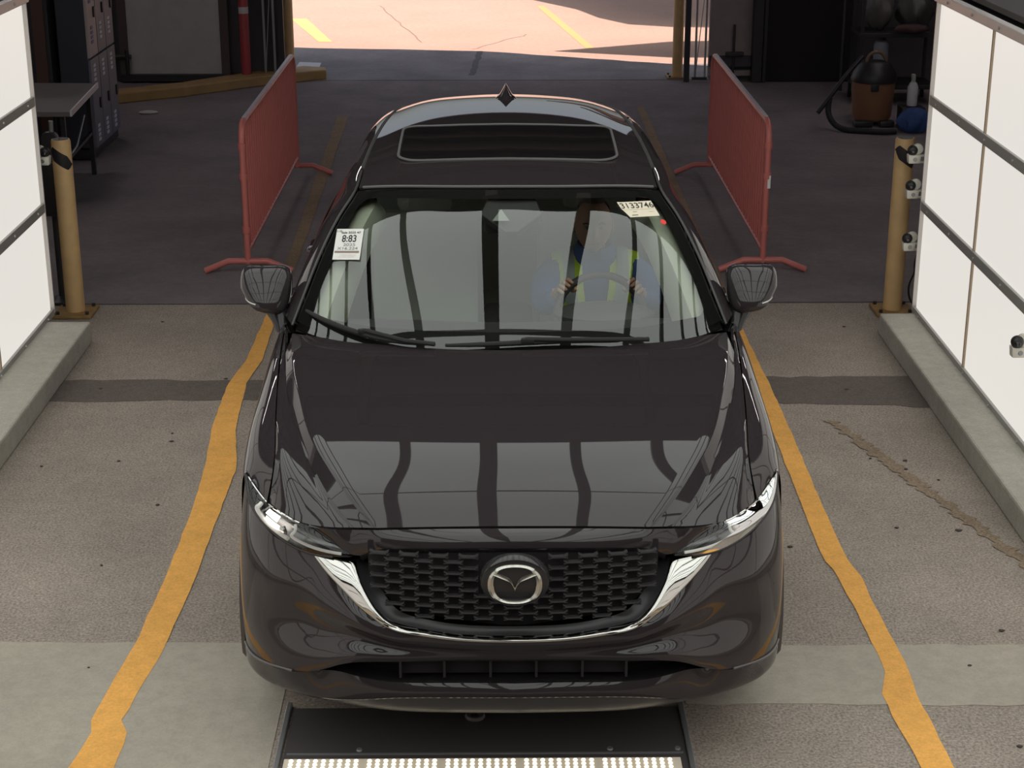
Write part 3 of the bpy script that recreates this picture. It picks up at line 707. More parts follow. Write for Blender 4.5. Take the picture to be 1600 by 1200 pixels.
# roof
RS = [[(0, 2.045, 1.545), (.25, 2.055, 1.543), (.51, 2.09, 1.536), (.618, 2.14, 1.520)],
      [(0, 2.28, 1.585), (.30, 2.29, 1.580), (.53, 2.32, 1.566), (.611, 2.34, 1.553)],
      [(0, 2.6, 1.616), (.30, 2.6, 1.610), (.52, 2.6, 1.594), (.600, 2.6, 1.578)],
      [(0, 3.0, 1.630), (.30, 3.0, 1.624), (.50, 3.0, 1.607), (.582, 3.0, 1.590)],
      [(0, 3.4, 1.630), (.28, 3.4, 1.623), (.47, 3.4, 1.604), (.555, 3.4, 1.586)],
      [(0, 3.75, 1.615), (.26, 3.74, 1.608), (.45, 3.72, 1.586), (.528, 3.70, 1.566)],
      [(0, 4.02, 1.580), (.25, 4.01, 1.572), (.43, 3.99, 1.550), (.505, 3.96, 1.530)]]
rf = loft([mir(c) for c in RS], 61, 50)
roof = MB().grid(rf, FL).build('roof', M_paint, car, angle=60)
MB().tube([tuple(p + np.array((0, -.004, .002))) for p in rf[0, 1:-1]], .006, 6).build('header_trim', mat('grey_rubber_trim', (.13, .12, .12), .5), roof)
RT = rf[:, -1]
RAIL = [(.700, 2.30, 1.440), (.690, 2.42, 1.478), (.668, 2.7, 1.520), (.650, 3.0, 1.537), (.628, 3.35, 1.535), (.592, 3.72, 1.510), (.560, 3.97, 1.475)]
def pillar(s):
    up1 = [(.840, 1.525, 1.116)] + [tuple(ws[i, -1] + np.array((.006, 0, .0))) for i in (8, 16, 24, 32, 38)] + [tuple(RT[3] + np.array((.006, 0, 0)))] + [tuple(RT[i] + np.array((.005, 0, 0))) for i in (10, 18, 26, 34, 42, 49)]
    lo1 = [(.880, 1.70, 1.105), (.846, 1.82, 1.195), (.790, 2.02, 1.318), (.736, 2.20, 1.402)] + RAIL
    up1, lo1 = spl(up1, 70), spl(lo1, 70)
    mid = up1 * .5 + lo1 * .5 + np.array((.012, -.004, .012))
    MB().grid(flip(loft([up1, mid, lo1, lo1 + np.array((-.02, .0, -.015))], 70, 10), s)).build('roof_rail', M_paint, car)
    MB().tube(fl_pts([tuple(p + np.array((.002, -.002, .004))) for p in up1[:26]], s), .0055, 6).build('pillar_seal', mat('pillar_seal', (.05, .046, .047), .4), car)
    MB().tube(fl_pts([tuple(p + np.array((.002, 0, -.004))) for p in up1[26:]], s), .009, 6).build('roof_ditch_trim', mat('roof_ditch_trim', (.05, .046, .046), .5), roof)
    # side windows
    bel = [(.872, 1.68, 1.098), (.874, 2.2, 1.112), (.868, 2.8, 1.126), (.850, 3.4, 1.146), (.81, 3.9, 1.168)]
    top = [(.868, 1.72, 1.112), (.770, 2.06, 1.335), (.70, 2.30, 1.432), (.668, 2.7, 1.51), (.650, 3.0, 1.527), (.628, 3.35, 1.525), (.585, 3.8, 1.49)]
    B_, T_ = spl(bel, 90), spl(top, 90)
    yy = np.linspace(1.72, 3.84, 90)
    Bx = np.stack([np.interp(yy, B_[:, 1], B_[:, k]) for k in range(3)], 1); Tx = np.stack([np.interp(yy, T_[:, 1], T_[:, k]) for k in range(3)], 1)
    g = loft([Bx, (Bx + Tx) / 2 + np.array((.015, 0, 0)), Tx], 90, 10)
    for nm, a, b in (('front_side_window', 0, 36), ('rear_side_window', 39, 66), ('quarter_window', 69, 90)):
        MB().grid(flip(g[:, a:b], s)).build(nm, M_sideg if 'front' in nm else M_tint, car)
    for a, b in ((36, 40), (66, 70)): MB().grid(flip(g[:, a - 1:b], s)).build('door_pillar', M_gloss, car)
    MB().tube(fl_pts([(x + .008, y, z - .004) for x, y, z in rs(bel, 20)], s), .008, 6).build('belt_trim', M_chromed, car)
    # wheels
    for cy in (WY, RY):
        pr = [(.215, -.10), (.25, -.112), (.32, -.113), (.350, -.095), (.358, -.06), (.358, .06), (.350, .095), (.32, .113), (.25, .112), (.215, .10)]
        w = MB().lathe(pr, (s * .80, cy, .358), 'X', 40).build('wheel', M_blackr, car)
        rim_ = MB().lathe([(.05, .06), (.23, .085), (.245, .105), (.235, .07), (.22, 0), (.2, -.05)] if s > 0 else [(.05, -.06), (.23, -.085), (.245, -.105), (.235, -.07), (.22, 0), (.2, .05)], (s * .80, cy, .358), 'X', 36).build('wheel_rim', M_darkmetal, w)
        for k in range(10):
            a = 2 * math.pi * k / 10 + (.09 if k % 2 else -.09)
            MB().bar((s * .885, cy + .04 * math.cos(a), .358 + .04 * math.sin(a)), (s * .905, cy + .235 * math.cos(a), .358 + .235 * math.sin(a)), .03, .025).build('wheel_spoke', M_alloy, w, bevel=.004)
sides(pillar)
# sunroof, antenna
def rpt(x, y):
    c = np.array([np.interp(y, rf[:, 30, 1], rf[:, j, 2]) for j in (30, 40, 48)]); xs_ = [np.interp(y, rf[:, 30, 1], rf[:, j, 0]) for j in (30, 40, 48)]
    return np.interp(abs(x), xs_, c)
per = []
for cx_, cy_, a0 in ((.385, 2.86, 0), (-.385, 2.86, 90), (-.385, 2.44, 180), (.385, 2.44, 270)):
    for q in range(8): a = math.radians(a0 + q * 90 / 7); per.append((cx_ + .085 * math.cos(a), cy_ + .085 * math.sin(a)))
den = []
for a, b in zip(per, per[1:] + per[:1]):
    m_ = max(2, int(math.hypot(b[0] - a[0], b[1] - a[1]) / .03))
    for q in range(m_): den.append((a[0] + (b[0] - a[0]) * q / m_, a[1] + (b[1] - a[1]) * q / m_))
den += den[:1]
sun_r = MB().tube([(x, y, rpt(x, y) + .001) for x, y in den], .006, 6).build('sunroof_frame', MATS['grey_rubber_trim'], roof)
gl = MB(); G = np.array([[(x * k, 2.65 + (y - 2.65) * k, rpt(x * k, 2.65 + (y - 2.65) * k) + .002) for x, y in den] for k in np.linspace(0.01, .975, 12)])
gl.grid(G).build('sunroof_glass', mat('sunroof_dark_glass', (.012, .0105, .011), .05), roof)
fin = [(-.0, 3.55, 0)]
mb = MB(); A = []
for t in np.linspace(0, 1, 12):
    w = .044 * (1 - t) ** .9 * (1 - .3 * t) + .0035; ya = 3.58 + .12 * t ** 1.3; yb = 3.79 - .02 * t; z = 1.616 + .063 * t
    if t < .25: w *= 1.15
    A.append([(w * math.cos(a), (ya + yb) / 2 - (yb - ya) / 2 * math.sin(a), z) for a in np.linspace(0, 2 * math.pi, 24, endpoint=False)])
mb.grid(np.array(A), closed_u=True); mb.f.append(tuple(range(len(mb.v) - 24, len(mb.v)))); mb.build('roof_antenna', M_paint, roof)
# tail: tailgate, rear glass, bumper, lamps
R0 = [(0, 4.03, 1.575), (.25, 4.02, 1.566), (.43, 4.0, 1.545), (.52, 3.97, 1.515)]
R1 = [(0, 4.42, 1.20), (.3, 4.41, 1.20), (.55, 4.36, 1.19), (.72, 4.28, 1.17)]
rg = loft([mir(R0), mir(R1)], 40, 10)
MB().grid(rg).build('rear_window', M_tint, car)
R2 = [(0, 4.50, 1.05), (.4, 4.48, 1.05), (.68, 4.42, 1.05), (.80, 4.34, 1.06)]; R3 = [(0, 4.50, .82), (.4, 4.485, .82), (.70, 4.44, .82), (.815, 4.40, .84)]
R4 = [(0, 4.57, .70), (.4, 4.56, .70), (.7, 4.52, .68), (.82, 4.46, .66)]; R5 = [(0, 4.57, .45), (.4, 4.56, .45), (.7, 4.53, .43), (.82, 4.47, .42)]; R6 = [(0, 4.50, .30), (.4, 4.49, .30), (.7, 4.46, .30), (.78, 4.44, .31)]
MB().grid(loft([mir(R1), mir(R2), mir(R3)], 50, 16)).build('tailgate', M_paint, car)
MB().grid(loft([mir(R3), mir(R4), mir(R5), mir(R6)], 50, 16)).build('rear_bumper', M_paint, car)
def tail(s):
    MB().box((s * .62, 4.45, .98), (.34, .05, .09), Matrix.Rotation(-s * .22, 3, 'Z')).build('tail_lamp', M_tail, car, bevel=.012)
    c0 = [(.505, 3.97, 1.52), (.56, 4.0, 1.47), (.62, 4.1, 1.38), (.72, 4.28, 1.18)]
    c1 = [(.56, 3.85, 1.485), (.60, 3.86, 1.45), (.70, 3.88, 1.33), (.82, 3.90, 1.168)]
    MB().grid(flip(loft([c0, c1], 20, 5), s)).build('rear_pillar', M_paint, car)
sides(tail)
MB().box((0, 4.595, .62), (.5, .012, .11)).build('plate_recess', M_darkmetal, car, bevel=.004)
# floor pan
MB().box((0, 2.35, .29), (1.2, 4.0, .06)).build('floor_pan', M_blackr, car, smooth=False)
MB().box((0, .66, .62), (1.15, .9, .5)).build('engine_block', M_blackr, car, smooth=False)
MB().box((0, 1.30, .75), (1.60, .06, .62)).build('firewall', M_blackr, car, smooth=False)

# ---- door mirrors
def mirror(s):
    cx, cy, cz = .965, 1.735, 1.222
    sp = lambda x, e: math.copysign(abs(x) ** e, x)
    def sf(a, v):
        X = sp(math.cos(v), .40) * sp(math.cos(a), .42); Y = sp(math.cos(v), .50) * sp(math.sin(a), .55); Z = sp(math.sin(v), .72)
        w = .100 * (1 + .05 * Z); zc = Z * .078 if Z > 0 else Z * (.078 + .026 * (.5 - .6 * X))
        x = X * w - (.035 * max(0, X) * max(0, -Z))
        y = (Y * (.080 if Y < 0 else .045)) + .022 * X * X + (.048 * (Z - .2) if Y < 0 else 0) * min(1, -Y * 2 if Y < 0 else 0)
        return (s * (cx + x), cy + y, cz + zc)
    A = [[sf(2 * math.pi * j / 48, -math.pi / 2 + math.pi * i / 28) for j in range(48)] for i in range(29)]
    h = MB().grid(np.array(A), closed_u=True).build('mirror_housing', M_paint, car, angle=80)
    MB().box((s * cx, cy + .052, cz), (.165, .006, .12)).build('mirror_glass', M_chrome, h, bevel=.003)
    arm = [(.885, 1.70, 1.055), (.905, 1.705, 1.09), (.930, 1.72, 1.15)]
    A = []
    for (x, y, z), w, d in zip(arm, (.045, .040, .055), (.075, .06, .06)):
        A.append([(s * (x + w * math.copysign(abs(math.cos(a)) ** .7, math.cos(a))), y + d * math.copysign(abs(math.sin(a)) ** .7, math.sin(a)), z) for a in np.linspace(0, 2 * math.pi, 20, endpoint=False)])
    MB().grid(np.array(A), closed_u=True).build('mirror_arm', M_gloss, h)
    p = [sf(q, -.36 - .10 * abs(q)) for q in np.linspace(-.12, -1.45, 14)]
    MB().tube(p, .0028, 6).build('mirror_indicator', mat('indicator_strip', (.6, .58, .54), .25), h)
sides(mirror)

# ---- cowl and wipers
cw = loft([[(-.83, 1.56, 1.090), (-.6, 1.33, 1.082), (-.3, 1.22, 1.088), (0, 1.195, 1.090), (.3, 1.22, 1.088), (.6, 1.33, 1.082), (.83, 1.56, 1.090)], [(p[0], p[1] + .03, p[2] - .012) for p in WB_[::8]]], 60, 4)
MB().grid(cw).build('cowl', M_blackp, car)
def wiper(p, name):
    b = MB().tube([tuple(wpt(s_, t, -.020)) for s_, t in spl(p, 20)], [.004 + .007 * math.sin(math.pi * min(1, i / 19 + .02)) ** .5 for i in range(20)], 8).build(name, M_blackr, car)
    return b
b = wiper([(-.93, .105), (-.75, .072), (-.50, .025), (-.30, .012)], 'wiper_blade')
MB().tube([tuple(wpt(s_, t, -.034)) for s_, t in [(-.60, .052), (-.52, .036), (-.42, .012), (-.30, .002)]], .009, 8).build('wiper_arm', M_blackr, b)
MB().box(tuple(wpt(-.60, .05, -.03)), (.05, .02, .018)).build('wiper_clip', M_blackr, b, bevel=.004)
b = wiper([(-.26, .010), (-.05, .022), (.10, .030), (.30, .030), (.44, .018)], 'wiper_blade')
MB().tube([tuple(wpt(s_, t, -.034)) for s_, t in [(.06, .034), (.22, .026), (.45, .014), (.56, .004)]], .009, 8).build('wiper_arm', M_blackr, b)
MB().box(tuple(wpt(.07, .03, -.03)), (.05, .02, .018)).build('wiper_clip', M_blackr, b, bevel=.004)

# ---- interior
def ipillar(s):
    A = np.array([[wpt(s * k, t, d) for t in np.linspace(.05, .99, 30)] for k, d in ((1.0, .02), (.93, .035), (.87, .05), (.84, .10), (.86, .16))])
    MB().grid(A).build('pillar_trim', M_cream, car)
sides(ipillar)
hl = rf * np.array((.97, 1, 1)) - np.array((0, 0, .05)); hl[:, :, 1] += .02
MB().grid(hl).build('headliner', M_cream, car)
MB().grid(loft([[(-.84, 1.60, 1.07), (-.5, 1.36, 1.085), (0, 1.26, 1.09), (.5, 1.36, 1.085), (.84, 1.60, 1.07)], [(-.82, 1.80, 1.06), (-.4, 1.75, 1.07), (0, 1.74, 1.06), (.4, 1.75, 1.07), (.82, 1.80, 1.06)], [(-.80, 1.95, .96), (-.4, 1.93, .96), (0, 1.92, .95), (.4, 1.93, .96), (.80, 1.95, .96)], [(-.80, 1.92, .70), (-.4, 1.90, .70), (0, 1.88, .70), (.4, 1.90, .70), (.80, 1.92, .70)]], 40, 20)).build('dashboard', M_dash, car)
MB().ball((.385, 1.80, 1.075), (.21, .12, .045)).build('instrument_hood', M_dash, car)
def seat(x, y, nm, w=.50):
    st = MB().box((x, y - .22, .60), (w, .50, .16)).build(nm, M_seat, car, bevel=.04)
    MB().box((x, y + .12, .95), (w, .14, .66), Matrix.Rotation(-.28, 3, 'X')).build('backrest', M_seat, st, bevel=.05)
    MB().box((x, y + .235, 1.335), (.26, .10, .17), Matrix.Rotation(-.22, 3, 'X')).build('headrest', M_seat, st, bevel=.04)
    for k in (-.07, .07): MB().tube([(x + k, y + .22, 1.20), (x + k, y + .235, 1.32)], .007, 8).build('headrest_post', M_chrome, st)
seat(-.37, 2.58, 'passenger_seat'); seat(.385, 2.62, 'driver_seat')
rs_ = MB().box((0, 3.25, .62), (1.30, .50, .18)).build('rear_seat', M_seat, car, bevel=.05)
MB().box((0, 3.56, .98), (1.30, .14, .70), Matrix.Rotation(-.3, 3, 'X')).build('backrest', M_seat, rs_, bevel=.05)
for x in (-.42, 0, .42): MB().box((x, 3.68, 1.34), (.24, .09, .14)).build('headrest', M_seat, rs_, bevel=.03)
MB().box((0, 2.30, .72), (.22, .75, .30)).build('centre_console', M_dash, car, bevel=.03)
SC = Vector((.385, 2.035, .985)); SR = Matrix.Rotation(math.radians(-62), 3, 'X')
ringp = [SC + SR @ Vector((.186 * math.cos(a), .186 * math.sin(a), 0)) for a in np.linspace(0, 2 * math.pi, 41)]
SR = Matrix.Rotation(math.radians(62), 3, 'X')
ringp = [SC + SR @ Vector((.186 * math.cos(a), .186 * math.sin(a), 0)) for a in np.linspace(0, 2 * math.pi, 41)]
sw = MB().tube(ringp, .0165, 10, caps=False).build('steering_wheel', mat('wheel_leather', (.045, .043, .045), .55), car)
MB().ball(SC + SR @ Vector((0, 0, -.02)), (.07, .045, .06)).build('wheel_hub', M_dash, sw)
for a in (0, 180, 270):
    q = math.radians(a); MB().bar(SC + SR @ Vector((.05 * math.cos(q), .05 * math.sin(q), -.01)), SC + SR @ Vector((.18 * math.cos(q), .18 * math.sin(q), 0)), .03, .015).build('wheel_spoke', M_dash, sw)
# inside mirror and camera housing at the top of the windshield
P = [wpt(-.13, .955, .015), wpt(.17, .955, .015), wpt(.20, .86, .03), wpt(.05, .76, .05), wpt(-.02, .76, .05), wpt(-.17, .86, .03)]
mb = MB(); a = mb.verts(P); b = mb.verts([p + np.array((0, .05, -.035)) for p in P]); mb.f.append(tuple(a + i for i in range(6))); mb.f.append(tuple(b + i for i in range(6))); mb.f += [(a + i, a + (i + 1) % 6, b + (i + 1) % 6, b + i) for i in range(6)]
sh_ = mb.build('sensor_housing', M_dash, car, smooth=False, bevel=.006, recalc=True)
mb = MB(); a = mb.verts([wpt(-.095, .80, .022), wpt(.005, .80, .022), wpt(-.045, .875, .014)]); mb.f.append((a, a + 1, a + 2)); mb.build('camera_window', mat('pale_camera_window', (.42, .44, .40), .4), sh_, smooth=False)
MB().box((0.02, 2.02, 1.385), (.24, .035, .06)).build('inside_mirror', M_dash, car, bevel=.015)

# ================================================================== THINGS AROUND THE CAR
# ---- yellow posts
def post(x, y, label, band=True, h=1.092):
    t = thing('bollard', label, 'bollard', (x, y, 0), 'yellow steel posts')
    MB().lathe([(.058, 0), (.058, h - .012), (.052, h)], (x, y, 0), 'Z', 28).build('pipe', M_ypost, t)
    MB().lathe([(.050, h - .004), (.046, h + .002)], (x, y, 0), 'Z', 24).build('top_opening', M_darkmetal, t)
    MB().box((x, y, .012), (.24, .24, .02)).build('base_plate', mat('worn_yellow_plate', (.30, .175, .06), .7, var=.2, vscale=20), t, smooth=False, bevel=.004)
    for dx in (-.09, .09):
        for dy in (-.09, .09): MB().lathe([(.012, .0), (.012, .018), (.006, .02)], (x + dx, y + dy, .022), 'Z', 6).build('bolt', M_darkmetal, t, smooth=False)
    if band:
        sg = 1
        A = []
        for q in np.linspace(0, 1, 5):
            row = []
            for a in np.linspace(math.radians(190), math.radians(352), 30):
                ca, sa = math.cos(a), math.sin(a); r_ = .0605 if 0 < q < 1 else .0585
                row.append((x + r_ * ca, y + r_ * sa, .985 - sg * .70 * .058 * ca - .002 + (q - .5) * .085 * max(.15, min(1, 1.5 * abs(math.sin((a - math.radians(190)) / math.radians(162) * math.pi))))))
            A.append(row)
        MB().grid(np.array(A)).build('black_tape', M_blackp, t)
    return t
post(-2.655, 5.316, 'yellow bollard with black tape beside the end of the left light panels')
post(2.408, 5.310, 'yellow bollard with black tape beside the end of the right light panels')
post(-2.335, 14.17, 'yellow bollard standing on the yellow kerb at the left of the doorway', False, 1.3)
post(1.965, 14.15, 'yellow bollard at the right edge of the bright doorway', False, 1.3)

# ---- red crowd barriers
def barrier(x0, label, s):
    y0, y1, h, zb = 6.22, 9.22, 1.005, .15
    t = thing('crowd_barrier', label, 'barrier', (x0, (y0 + y1) / 2, 0), 'red crowd barriers')
    r = .12
    path = [(x0, y0, .07), (x0, y0, h - r)] + [(x0, y0 + r - r * math.cos(a), h - r + r * math.sin(a)) for a in np.linspace(.2, math.pi / 2, 7)]
    path += [(x0, y1 - r + r * math.sin(a), h - r + r * math.cos(a)) for a in np.linspace(0, math.pi / 2, 7)] + [(x0, y1, .07)]
    MB().tube(path, .021, 12).build('frame_tube', M_red, t)
    MB().tube([(x0, y0, zb), (x0, y1, zb)], .015, 10).build('bottom_rail', M_red, t)
    MB().bar((x0, y0 + .14, h + .019), (x0, y1 - .14, h + .019), .022, .006).build('worn_edge', mat('bare_metal', (.72, .66, .74), .35, .3), t)  # worn top edge with a pale lilac highlight put into its colour
    nb = 28; me = None
    for i in range(nb):
        y = y0 + (y1 - y0) * (i + 1) / (nb + 1)
        if me is None:
            o = MB().tube([(0, 0, zb), (0, 0, h - .005)], .0095, 8).build('upright_bar', M_red); me = o.data
        else: o = bpy.data.objects.new('upright_bar', me); COL.objects.link(o)
        o.parent = t; o.location = (0, y - (y0 + y1) / 2, 0)
    for y in (y0, y1):
        MB().tube([(x0 - .29, y, .018), (x0 - .13, y, .085), (x0 + .13, y, .085), (x0 + .29, y, .018)], .021, 10).build('foot', M_red, t)
    for z in (.86, .66, .30):
        MB().lathe([(.028, -.02), (.028, .02)], (x0, y0, z), 'Z', 10).build('hinge_collar', M_red, t)
    if s > 0: MB().box((x0 + .012, y0 - .022, .62), (.02, .004, .085)).build('stock_label', M_paper, t, smooth=False)
    return t
barrier(-1.71, 'red steel crowd barrier standing left of the car', -1)
barrier(1.735, 'red steel crowd barrier with small white label standing right of the car', 1)

# ---- cameras on brackets at the ends of the light panels
def eye(x, y, z, s, label):
    t = thing('inspection_camera', label, 'camera', (x, y, z), 'small white cameras on the light panels')
    MB().box((x - s * .005, y, z - .045), (.066, .05, .052), taper=1.15).build('camera_body', M_white, t, bevel=.006)
    MB().lathe([(.030, -.012), (.034, .0), (.030, .012)], (x + s * .012, y - .004, z + .012), 'Y', 20).build('swivel_ring', M_white, t)
    MB().ball((x - s * .018, y - .012, z + .006), .031).build('lens_ball', M_blackp, t)
    MB().lathe([(.012, 0), (.008, -.004)], (x - s * .022, y - .042, z + .004), 'Y', 14).build('lens', M_lens, t)
    MB().lathe([(.013, .0), (.010, -.004)], (x - s * .002, y - .026, z - .045), 'Y', 12).build('adjust_knob', M_steel, t)
    for dz in (-.028, -.066): MB().bar((x + s * .025, y, z + dz), (x + s * .065, y, z + dz), .02, .010).build('bracket_arm', M_white, t)
    if y > 4: MB().box((x + s * .062, y - .038, z - .047), (.012, .09, .06)).build('bracket_plate', M_white, t)
    return t
eye(2.395, 5.0, 1.075, 1, 'highest of the three white cameras at the end of the right light panels')
eye(2.400, 5.0, .866, 1, 'middle one of the three white cameras at the end of the right light panels')
eye(2.405, 5.0, .548, 1, 'lowest of the three white cameras at the end of the right light panels')
eye(-2.685, 5.0, 1.075, -1, 'white camera at the end of the left light panels, before a yellow bollard')
eye(2.418, 2.82, .615, 1, 'white camera in front of the right light panels at the photo edge')

# black stand and cable behind the left panels, cable by the right post
t = thing('equipment_stand', 'black equipment box on a stand half hidden behind the left panel end', 'stand', (-2.80, 5.58, 0))
MB().box((-2.80, 5.58, .74), (.15, .16, .34)).build('box', M_blackp, t, bevel=.01)
MB().tube([(-2.80, 5.58, .04), (-2.80, 5.58, .60)], .02).build('stand_pole', M_darkmetal, t)
MB().lathe([(.10, 0), (.10, .02), (.03, .04)], (-2.80, 5.58, 0), 'Z', 18).build('foot', M_darkmetal, t)
MB().tube([(-2.80, 5.58, .90), (-2.77, 5.55, .93), (-2.765, 5.53, 1.02), (-2.76, 5.53, 1.16)], .014).build('grey_pipe', M_steel, t)
MB().lathe([(.05, -.03), (.055, 0), (.05, .03)], (-2.775, 5.53, 1.045), 'Y', 16).build('black_disc', M_blackp, t)
tag(MB().tube(spl([(2.452, 4.98, .47), (2.462, 5.06, .36), (2.478, 5.12, .30), (2.470, 5.16, .24), (2.485, 5.24, .14), (2.56, 5.42, .02)], 30), .006, 6).build('cable', M_blackr), 'thin black cable hanging below the cameras behind the right bollard', 'cable')

# ---- floor plate with the row of lamps under the car nose
t = thing('floor_scanner', 'dark floor plate with a row of lit lamps in front of the car', 'light', (-.1, .2, 0))
MB().box((-.093, -.10, .006), (1.36, 1.26, .010)).build('plate', mat('dark_floor_plate', (.085, .075, .077), .38), t, smooth=False, bevel=.002)
for x in (-.790, .600): MB().box((x, -.10, .010), (.018, 1.32, .02)).build('edge_rail', M_steel, t, smooth=False, bevel=.003)
MB().box((-.093, .225, .012), (1.34, .008, .004)).build('plate_seam', M_steel, t, smooth=False)
MB().lathe([(.032, 0), (.036, .006), (.030, .014), (.018, .014), (.016, .002)], (-.13, .46, .011), 'Z', 24).build('lifting_eye', mat('worn_eye', (.16, .145, .14), .5, .3), t)
MB().box((-.102, .150, .014), (1.33, .075, .008)).build('lamp_strip', M_ledpcb, t, smooth=False, bevel=.002)
led = None
for g in range(5):
    for k in range(9):
        for r_ in range(3):
            x = -.742 + g * .2625 + k * .0272; y = .172 - r_ * .022
            if led is None: o = MB().lathe([(.0075, 0), (.007, .003), (.004, .005)], (0, 0, 0), 'Z', 10).build('lamp_bead', M_led, t); led = o.data
            else: o = bpy.data.objects.new('lamp_bead', led); COL.objects.link(o); o.parent = t
            o.location = (x + .1, y - .2, .018)
for x, y in ((-.52, .25), (.33, .25), (.56, .25)): MB().lathe([(.011, 0), (.009, .006)], (x, y, .011), 'Z', 8).build('plate_bolt', M_steel, t)

# ---- left of the hall: lockers, table, tall cabinet, red pipe, gates
t = thing('locker', 'dark blue locker cabinet with pale louvre marks against the left side', 'locker', (-3.66, 10.35, 0))
MB().box((-3.66, 10.35, 1.03), (.24, 1.0, 1.86)).build('cabinet_body', mat('locker_body', (.035, .034, .045), .5), t, smooth=False, bevel=.008)
MB().box((-3.66, 10.35, .05), (.22, 1.04, .08)).build('plinth', M_blackp, t, smooth=False)
M_lock = mat('locker_blue', (.135, .135, .180), .45)
for i in range(3):
    yc = 9.85 + .17 + i * .33
    for z0, z1, marks in ((.10, .86, (.74, .22)), (.875, 1.92, (1.06, 1.40))):
        m = mat('pale_locker_door', (.42, .35, .36), .5) if (i == 0 and z0 > .5) else M_lock
        d = MB().box((-3.528, yc, (z0 + z1) / 2), (.024, .316, z1 - z0)).build('locker_door', m, t, smooth=False, bevel=.006)
        for zm in marks:
            for k in range(4): MB().box((-3.514, yc - .03, zm + .06 - k * .040), (.006, .075, .026)).build('louvre_mark', mat('pale_print', (.66, .66, .76), .6) if m is M_lock else mat('blue_print', (.16, .16, .36), .6), d, smooth=False)
        MB().box((-3.51, yc + .09, .46 if z0 < .5 else 1.24), (.016, .045, .09)).build('latch', M_blackp, d, smooth=False, bevel=.003)
t = thing('work_table', 'grey table top on black legs in front of the lockers', 'table', (-3.6, 8.75, 0))
mb = MB().prism([(-4.4, 9.40), (-3.352, 9.36), (-3.275, 8.07), (-4.4, 8.05)], .71, .75); mb.build('table_top', mat('table_grey', (.15, .132, .128), .55), t, smooth=False, bevel=.004)
MB().bar((-3.353, 9.36, .735), (-3.272, 8.07, .735), .012, .045).build('edge_strip', mat('pale_edge', (.66, .62, .63), .5), t, smooth=False)
for x, y in ((-3.42, 9.28), (-3.36, 8.16), (-4.3, 8.16)): MB().bar((x, y, 0), (x, y, .71), .035, .035).build('leg', M_blackp, t, smooth=False)
MB().tube([(-3.40, 9.0, .55), (-3.38, 8.6, .38), (-3.37, 8.2, .34)], .010).build('brace', M_steel, t)
MB().bar((-3.42, 9.28, .35), (-3.36, 8.16, .35), .025, .025).build('stretcher', M_blackp, t, smooth=False)
t = thing('tall_cabinet', 'tall black cabinet with a rust brown strip behind the grey table', 'cabinet', (-4.2, 10.0, 0))
MB().box((-4.21, 10.0, .95), (.78, .5, 1.9)).build('cabinet_body', mat('cabinet_black', (.030, .026, .032), .5), t, smooth=False, bevel=.006)
MB().box((-3.90, 9.74, .95), (.10, .02, 1.86)).build('rust_strip', mat('rust_brown', (.085, .042, .034), .7), t, smooth=False)
MB().box((-4.36, 9.738, .95), (.44, .016, 1.8)).build('cabinet_door', MATS['cabinet_black'], t, smooth=False, bevel=.003)
MB().box((-4.62, 9.9, .95), (.10, .5, 1.9)).build('side_panel', mat('grey_side_panel', (.13, .118, .125), .7), t, smooth=False)
t = thing('red_post', 'red pipe post with a white band left of the doorway', 'post', (-2.76, 13.78, 0))
MB().lathe([(.052, 0), (.052, 1.5), (.045, 1.51)], (-2.76, 13.78, 0), 'Z', 24).build('pipe', mat('dark_red_paint', (.34, .04, .05), .5), t)
MB().lathe([(.0535, .76), (.0535, .83)], (-2.76, 13.78, 0), 'Z', 24).build('white_band', mat('pale_tape', (.5, .46, .46), .6), t)
MB().lathe([(.09, 0), (.09, .02)], (-2.76, 13.78, 0), 'Z', 20).build('flange', M_darkmetal, t)
def gate(x, s, label):
    t = thing('folding_gate', label, 'gate', (x, 13.85, 0), 'folded lattice gates beside the doorway')
    for dx in (-.045, .06): MB().bar((x + dx, 13.9, .03), (x + dx, 13.9, 2.6), .022, .022).build('gate_upright', M_steel, t, smooth=False)
    for k in range(2):
        z = .06 + k * 1.25
        MB().bar((x - .045, 13.88, z), (x + .06, 13.88, z + 1.25), .018, .008).build('lattice_bar', M_steel, t, smooth=False)
    MB().box((x, 13.88, .04), (.16, .05, .03)).build('gate_shoe', M_darkmetal, t, smooth=False)
    MB().bar((x + s * .14, 13.9, 0), (x + s * .14, 13.9, 2.6), .06, .06).build('gate_jamb', M_darkmetal, t, smooth=False)
gate(-2.52, 1, 'folded grey lattice gate at the left side of the doorway')
gate(2.18, -1, 'folded grey lattice gate at the right side of the doorway')
MB().prism([(-2.35, 15.26), (-2.09, 15.20), (-2.08, 14.86), (-2.35, 14.86)], 0, .010).build('drain_cover', mat('pale_metal_cover', (.42, .42, .45), .5, .2), fl3, smooth=False)
tag(MB().ball((-3.50, 12.05, .012), (.10, .06, .018), 10, 6).build('litter', mat('pale_litter', (.5, .46, .44), .8)), 'small pale scrap of litter by the yellow kerb', 'litter')

